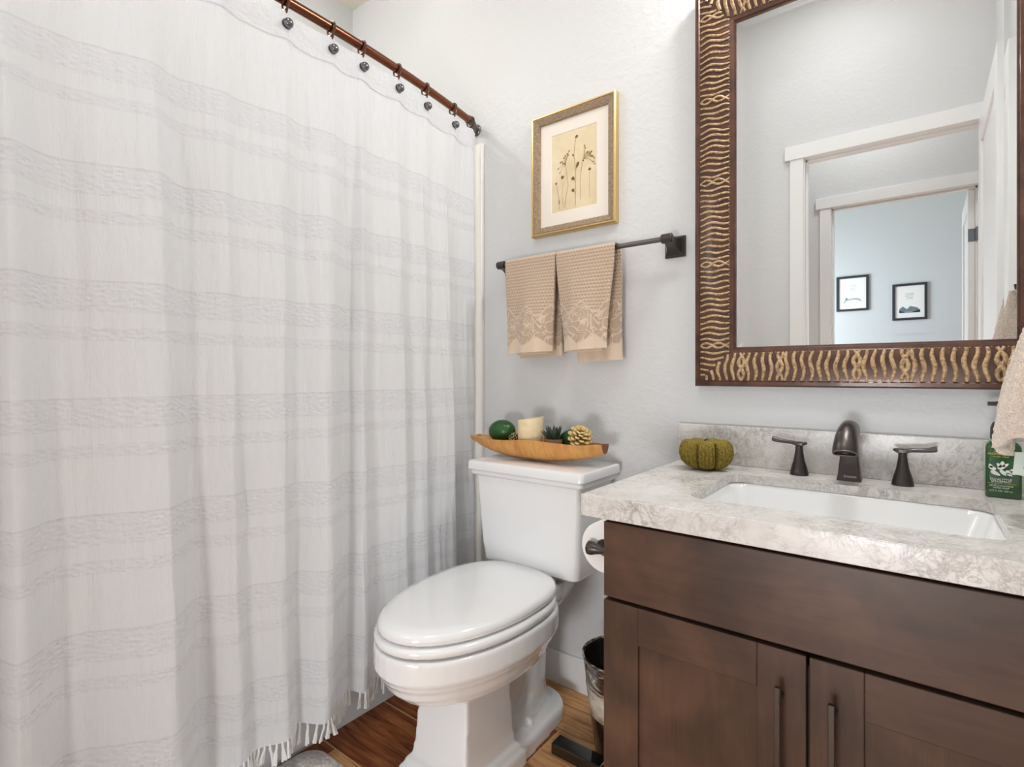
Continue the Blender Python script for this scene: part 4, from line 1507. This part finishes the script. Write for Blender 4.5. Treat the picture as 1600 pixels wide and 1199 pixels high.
LY = SBY - 0.0227
for body, size, z, mat, sx in (('bath & body', 0.0042, 0.0905, M_LABELYELLOW, 1.0), ('AROMATHERAPY', 0.0058, 0.0855, M_LABELYELLOW, 0.88), ('stress relief', 0.0040, 0.0808, M_LABELYELLOW, 1.2),
                               ('EUCALYPTUS', 0.0056, 0.0365, M_LABELWHITE, 0.95), ('SPEARMINT', 0.0056, 0.0320, M_LABELWHITE, 1.02),
                               ('GENTLE FOAMING', 0.0042, 0.0240, M_LABELWHITE, 1.0), ('HAND SOAP', 0.0042, 0.0198, M_LABELWHITE, 1.0), ('8.75 FL OZ / 259 mL', 0.0040, 0.0140, M_LABELWHITE, 1.0)):
    text(body, size, (SBX - 0.004, LY, CZ + z), mat, sb, 'label_text', sx)
lf = MB()
lf.box(SBX - 0.024, SBX + 0.018, LY - 0.0001, LY + 0.0002, CZ + 0.0282, CZ + 0.0288, 1)


def leafp(cx, cz, L, w, ang):
    pts = []
    for i in range(12):
        q = 2 * pi * i / 12
        u, v_ = L / 2 * cos(q), w / 2 * sin(q) * (1 - 0.35 * cos(q))
        pts.append((cx + u * cos(ang) - v_ * sin(ang), cz + u * sin(ang) + v_ * cos(ang)))
    lf.prism(pts, lambda p, q, h: (p, h, q), LY + 0.0002, LY - 0.0002)


bx, bz = SBX - 0.003, CZ + 0.054
for dx, dz, L, w_, a in ((-0.014, 0.004, 0.013, 0.007, 2.6), (-0.016, 0.008, 0.009, 0.005, 2.2), (-0.009, -0.006, 0.016, 0.007, -0.5), (0.000, 0.006, 0.013, 0.007, 0.3), (0.001, 0.013, 0.011, 0.007, 1.5), (-0.004, 0.010, 0.010, 0.006, 2.2), (0.006, 0.011, 0.010, 0.005, 0.7), (0.002, -0.004, 0.014, 0.006, -0.9), (0.010, -0.002, 0.011, 0.007, 0.2), (0.016, 0.002, 0.010, 0.006, 0.7), (0.011, -0.007, 0.010, 0.004, -0.5), (0.017, -0.004, 0.008, 0.005, -0.3)):
    leafp(bx + dx, bz + dz, L, w_, a)
lf.build('label_leaves', [M_LABELWHITE, M_LABELYELLOW], sb, smooth=0)

# ---------------------------------------------------------------- hand towel on the right wall
TWX, TWY, TWZ = 0.178, -0.300, 1.235
hk = thing('towel_hook', 'small bronze hook on the right wall holding the cream towel', 'hook', (XR, TWY, TWZ))
m = MB()
m.lathe([(0.020, 0), (0.020, 0.005), (0.012, 0.010), (0.006, 0.014)], (XR - 0.0005, TWY, TWZ), 20, (-1, 0, 0))
m.tube([(XR - 0.01, TWY, TWZ), (0.24, TWY, TWZ - 0.004), (0.192, TWY, TWZ - 0.010), (0.178, TWY, TWZ - 0.002), (0.176, TWY, TWZ + 0.012)], 0.005, 10, up=(0, 1, 0))
m.build('hook_arm', M_BRONZE, hk)
tw = thing('terry_towel', 'cream terry towel hanging from the hook at the right edge over the countertop', 'towel', (TWX, TWY, 0.885))
m = MB()
rings = []
NR, NS = 200, 110
for j in range(NS + 1):
    q = j / NS
    z = 1.232 - (1.232 - 0.908) * q
    rx = 0.008 + 0.064 * smoothstep(-0.15, 1.0, q)
    ry = 0.010 + 0.055 * smoothstep(-0.1, 1.0, q)
    rg = []
    for k in range(NR):
        a = 2 * pi * k / NR
        rip = 1 + (0.16 * sin(5 * a + 0.8 + 1.2 * q) + 0.07 * sin(11 * a + 2)) * smoothstep(0.05, 0.7, q)
        nz = 0.0024 * noise.noise(Vector((a * 16, z * 200, 2.0)))
        zz_ = z + q * q * (0.014 * sin(3 * a + 1.9) - 0.004 * sin(9 * a))
        rg.append((TWX - 0.004 - 0.006 * q + (rx * rip + nz) * cos(a), TWY + (ry * rip + nz) * sin(a), zz_))
    rings.append(rg)
m.loft(rings, cap1=False)
rin = [[(TWX + (x - TWX) * 0.86, TWY + (y - TWY) * 0.86, z) for x, y, z in rg] for rg in reversed(rings[45:])]
m.loft([rings[-1]] + rin, cap0=False)
m.build('cloth', M_TERRY, tw, smooth=180)
tg = MB()
tgp = [(-0.013, 0.022), (0.010, 0.022), (0.016, -0.004), (0.012, -0.020), (-0.016, -0.016)]
tg.prism(tgp, lambda p, q, h: (0.139 + p, h, 0.872 + q), -0.262, -0.2610)
tgo = tg.build('tag', M_TAG, tw, smooth=0)
hl = MB().lathe([(0.0030, -0.0004), (0.0055, 0), (0.0055, 0.0005), (0.0030, 0.0006)], (0.142, -0.262, 0.868), 14, (0, -1, 0))
hl.build('eyelet', M_TAGHOLE, tgo)

# ---------------------------------------------------------------- paper holder and roll
RX, RYF, RZc = -0.563, -0.432, 0.638
tp = MB()
tp.lathe([(0.019, 0.0), (0.056, 0.0), (0.057, 0.001), (0.057, 0.099), (0.056, 0.10), (0.019, 0.10), (0.019, 0.0)], (RX, RYF, RZc), 48, (0, 1, 0), cap0=False, cap1=False)
tag(tp.build('toilet_paper_roll', M_PAPER, origin=(RX, RYF + 0.05, RZc), smooth=40), 'white toilet paper roll on the side of the vanity below the countertop', 'toilet paper')
hp = thing('paper_holder', 'bronze toilet paper holder mounted on the vanity side panel', 'paper holder', (VX0, RYF, RZc))
m = MB()
m.lathe([(0.022, 0), (0.022, 0.006), (0.012, 0.014), (0.008, 0.028), (0.008, 0.050), (0.012, 0.068), (0.0155, 0.078), (0.0155, 0.086), (0.012, 0.089)], (VX0 - 0.0005, RYF - 0.018, RZc), 24, (-1, 0, 0))
m.build('post', M_BRONZE, hp)
MB().tube([(RX, RYF - 0.018, RZc + 0.001), (RX, RYF + 0.112, RZc + 0.001)], 0.0085, 14).build('spindle', M_BRONZE, hp)
MB().lathe([(0.012, 0), (0.012, 0.006), (0.008, 0.010), (0.008, 0.050), (0.013, 0.066)], (VX0 - 0.0005, RYF + 0.112, RZc), 18, (-1, 0, 0)).build('post', M_BRONZE, hp)

# ---------------------------------------------------------------- waste bin, black box, bath mat
BX, BY = -0.641, -0.174
wb = thing('waste_bin', 'round swirled brown waste bin between the toilet and the vanity', 'waste bin', (BX, BY, 0))


def bin_r(z):
    return 0.075 + 0.035 * z / 0.268


m = MB()
prof, mats_ = [], []
m.lathe([(0.072, 0.0), (bin_r(0.004), 0.004), (bin_r(0.115), 0.115)], (BX, BY, 0), 48, cap1=False)
m.build('base', NT('dark_bin_base', 0.2, color=srgb(40, 26, 22), coat=0.6).m, wb, smooth=60)
MB().lathe([(bin_r(0.115), 0.115), (bin_r(0.115) + 0.001, 0.116), (bin_r(0.19) + 0.001, 0.189), (bin_r(0.19), 0.19)], (BX, BY, 0), 48, cap0=False, cap1=False).build('cream_band', M_BINBAND, wb, smooth=60)
MB().lathe([(bin_r(0.19), 0.19), (bin_r(0.26), 0.26), (bin_r(0.268) + 0.001, 0.263), (bin_r(0.268) + 0.001, 0.268), (bin_r(0.268) - 0.003, 0.269), (bin_r(0.25) - 0.005, 0.25), (bin_r(0.01) - 0.006, 0.01)], (BX, BY, 0), 48, cap0=False).build('rim_band', M_BIN, wb, smooth=60)
lnr = MB()
rings = []
for j in range(16):
    q = j / 15
    z = 0.266 - 0.18 * q
    rings.append([(BX + (bin_r(z) - 0.008 - 0.030 * q - 0.007 * abs(noise.noise(Vector((a * 3, z * 22, 1))))) * cos(a), BY + (bin_r(z) - 0.008 - 0.030 * q - 0.007 * abs(noise.noise(Vector((a * 3, z * 22, 4))))) * sin(a), z) for a in [2 * pi * k / 60 for k in range(60)]])
lnr.loft(rings, cap0=False)
lnr.build('bag_liner', M_BLACKBAG, wb, smooth=180)

bb = MB().box(-0.794, -0.645, -0.297, -0.2525, 0.0, 0.030)
tag(bb.build('low_box', M_BLACKGLOSS, origin=(-0.72, -0.27, 0), smooth=0, bevel=0.0025), 'low glossy black box lying on the floor in front of the waste bin', 'box')

mt = MB()
mt.loft([rrect(-1.345 + 0.006, -0.78, -1.22, -0.683, 0.05, 0.0, 10), rrect(-1.345, -0.775, -1.225, -0.678, 0.055, 0.010, 10), rrect(-1.341, -0.779, -1.221, -0.682, 0.055, 0.018, 10), rrect(-1.30, -0.82, -1.18, -0.72, 0.05, 0.021, 10)])
mt.v = [(x + 0.030, y, z) for x, y, z in mt.v]
tag(mt.build('bath_mat', M_BATHMAT, origin=(-1.03, -0.95, 0), smooth=60), 'white bath mat corner on the floor beside the tub apron', 'bath mat')

# ---------------------------------------------------------------- pictures in the far room (seen in the mirror)


def far_picture(x0, x1, z0, z1, label, peaks):
    o = thing('framed_poster', label, 'picture', ((x0 + x1) / 2, -6.5, z0), 'framed posters on the bedroom wall')
    y = -6.5

    def ring(prof):
        return [[(x0 + i, y + d, z0 + i), (x1 - i, y + d, z0 + i), (x1 - i, y + d, z1 - i), (x0 + i, y + d, z1 - i)] for i, d in prof]
    MB().loft(ring([(0, 0.001), (0, 0.025), (0.026, 0.025), (0.028, 0.010)]), cap0=False, cap1=False).build('frame', M_BLACKFRAME, o, smooth=0)
    ps = MB().box(x0 + 0.02, x1 - 0.02, y + 0.001, y + 0.010, z0 + 0.02, z1 - 0.02)
    a, b_ = MB(), MB()
    W, H_ = x1 - x0, z1 - z0
    f = lambda p, q, h: (x0 + p * W, h, z0 + q * H_)
    for k in range(5):
        wd = (0.26, 0.22, 0.27, 0.18, 0.20)[k]
        a.box(x0 + W * (0.5 - wd / 2), x0 + W * (0.5 + wd / 2), y + 0.010, y + 0.0106, z0 + H_ * (0.72 - 0.035 * k), z0 + H_ * (0.727 - 0.035 * k))
    if peaks == 0:
        a.prism([(0.20, 0.22), (0.24, 0.30), (0.30, 0.33), (0.38, 0.35), (0.5, 0.365), (0.62, 0.37), (0.72, 0.35), (0.78, 0.28), (0.78, 0.25), (0.7, 0.29), (0.6, 0.315), (0.45, 0.32), (0.32, 0.29), (0.25, 0.24)], f, y + 0.0100, y + 0.0106)
        b_.prism([(0.26, 0.34), (0.32, 0.39), (0.36, 0.35), (0.30, 0.32)], f, y + 0.0106, y + 0.0110)
    else:
        a.prism([(0.20, 0.30), (0.30, 0.38), (0.36, 0.34), (0.42, 0.30), (0.52, 0.38), (0.60, 0.36), (0.70, 0.34), (0.78, 0.28), (0.80, 0.22), (0.20, 0.22)], f, y + 0.0100, y + 0.0106)
        b_.prism([(0.20, 0.20), (0.20, 0.27), (0.28, 0.24), (0.38, 0.21), (0.48, 0.20)], f, y + 0.0100, y + 0.0110)
        b_.prism([(0.50, 0.20), (0.60, 0.22), (0.72, 0.26), (0.80, 0.27), (0.80, 0.20)], f, y + 0.0100, y + 0.0110)
        b_.prism([(0.36, 0.20), (0.80, 0.20), (0.80, 0.215), (0.36, 0.212)], f, y + 0.0100, y + 0.0110)
    ps.add(a.v, a.f, 1)
    ps.add(b_.v, b_.f, 2)
    ps.build('poster', [M_WHITEPRINT, M_GREYINK if peaks else M_PALEINK, M_DARKINK if peaks else M_GREYINK], o, smooth=0)


far_picture(-0.866, -0.522, 1.842, 2.285, 'black framed poster with pale sketch, higher and left in the mirror', 0)
far_picture(-0.282, 0.055, 1.692, 2.130, 'black framed poster with dark mountain scene, lower and right in the mirror', 1)
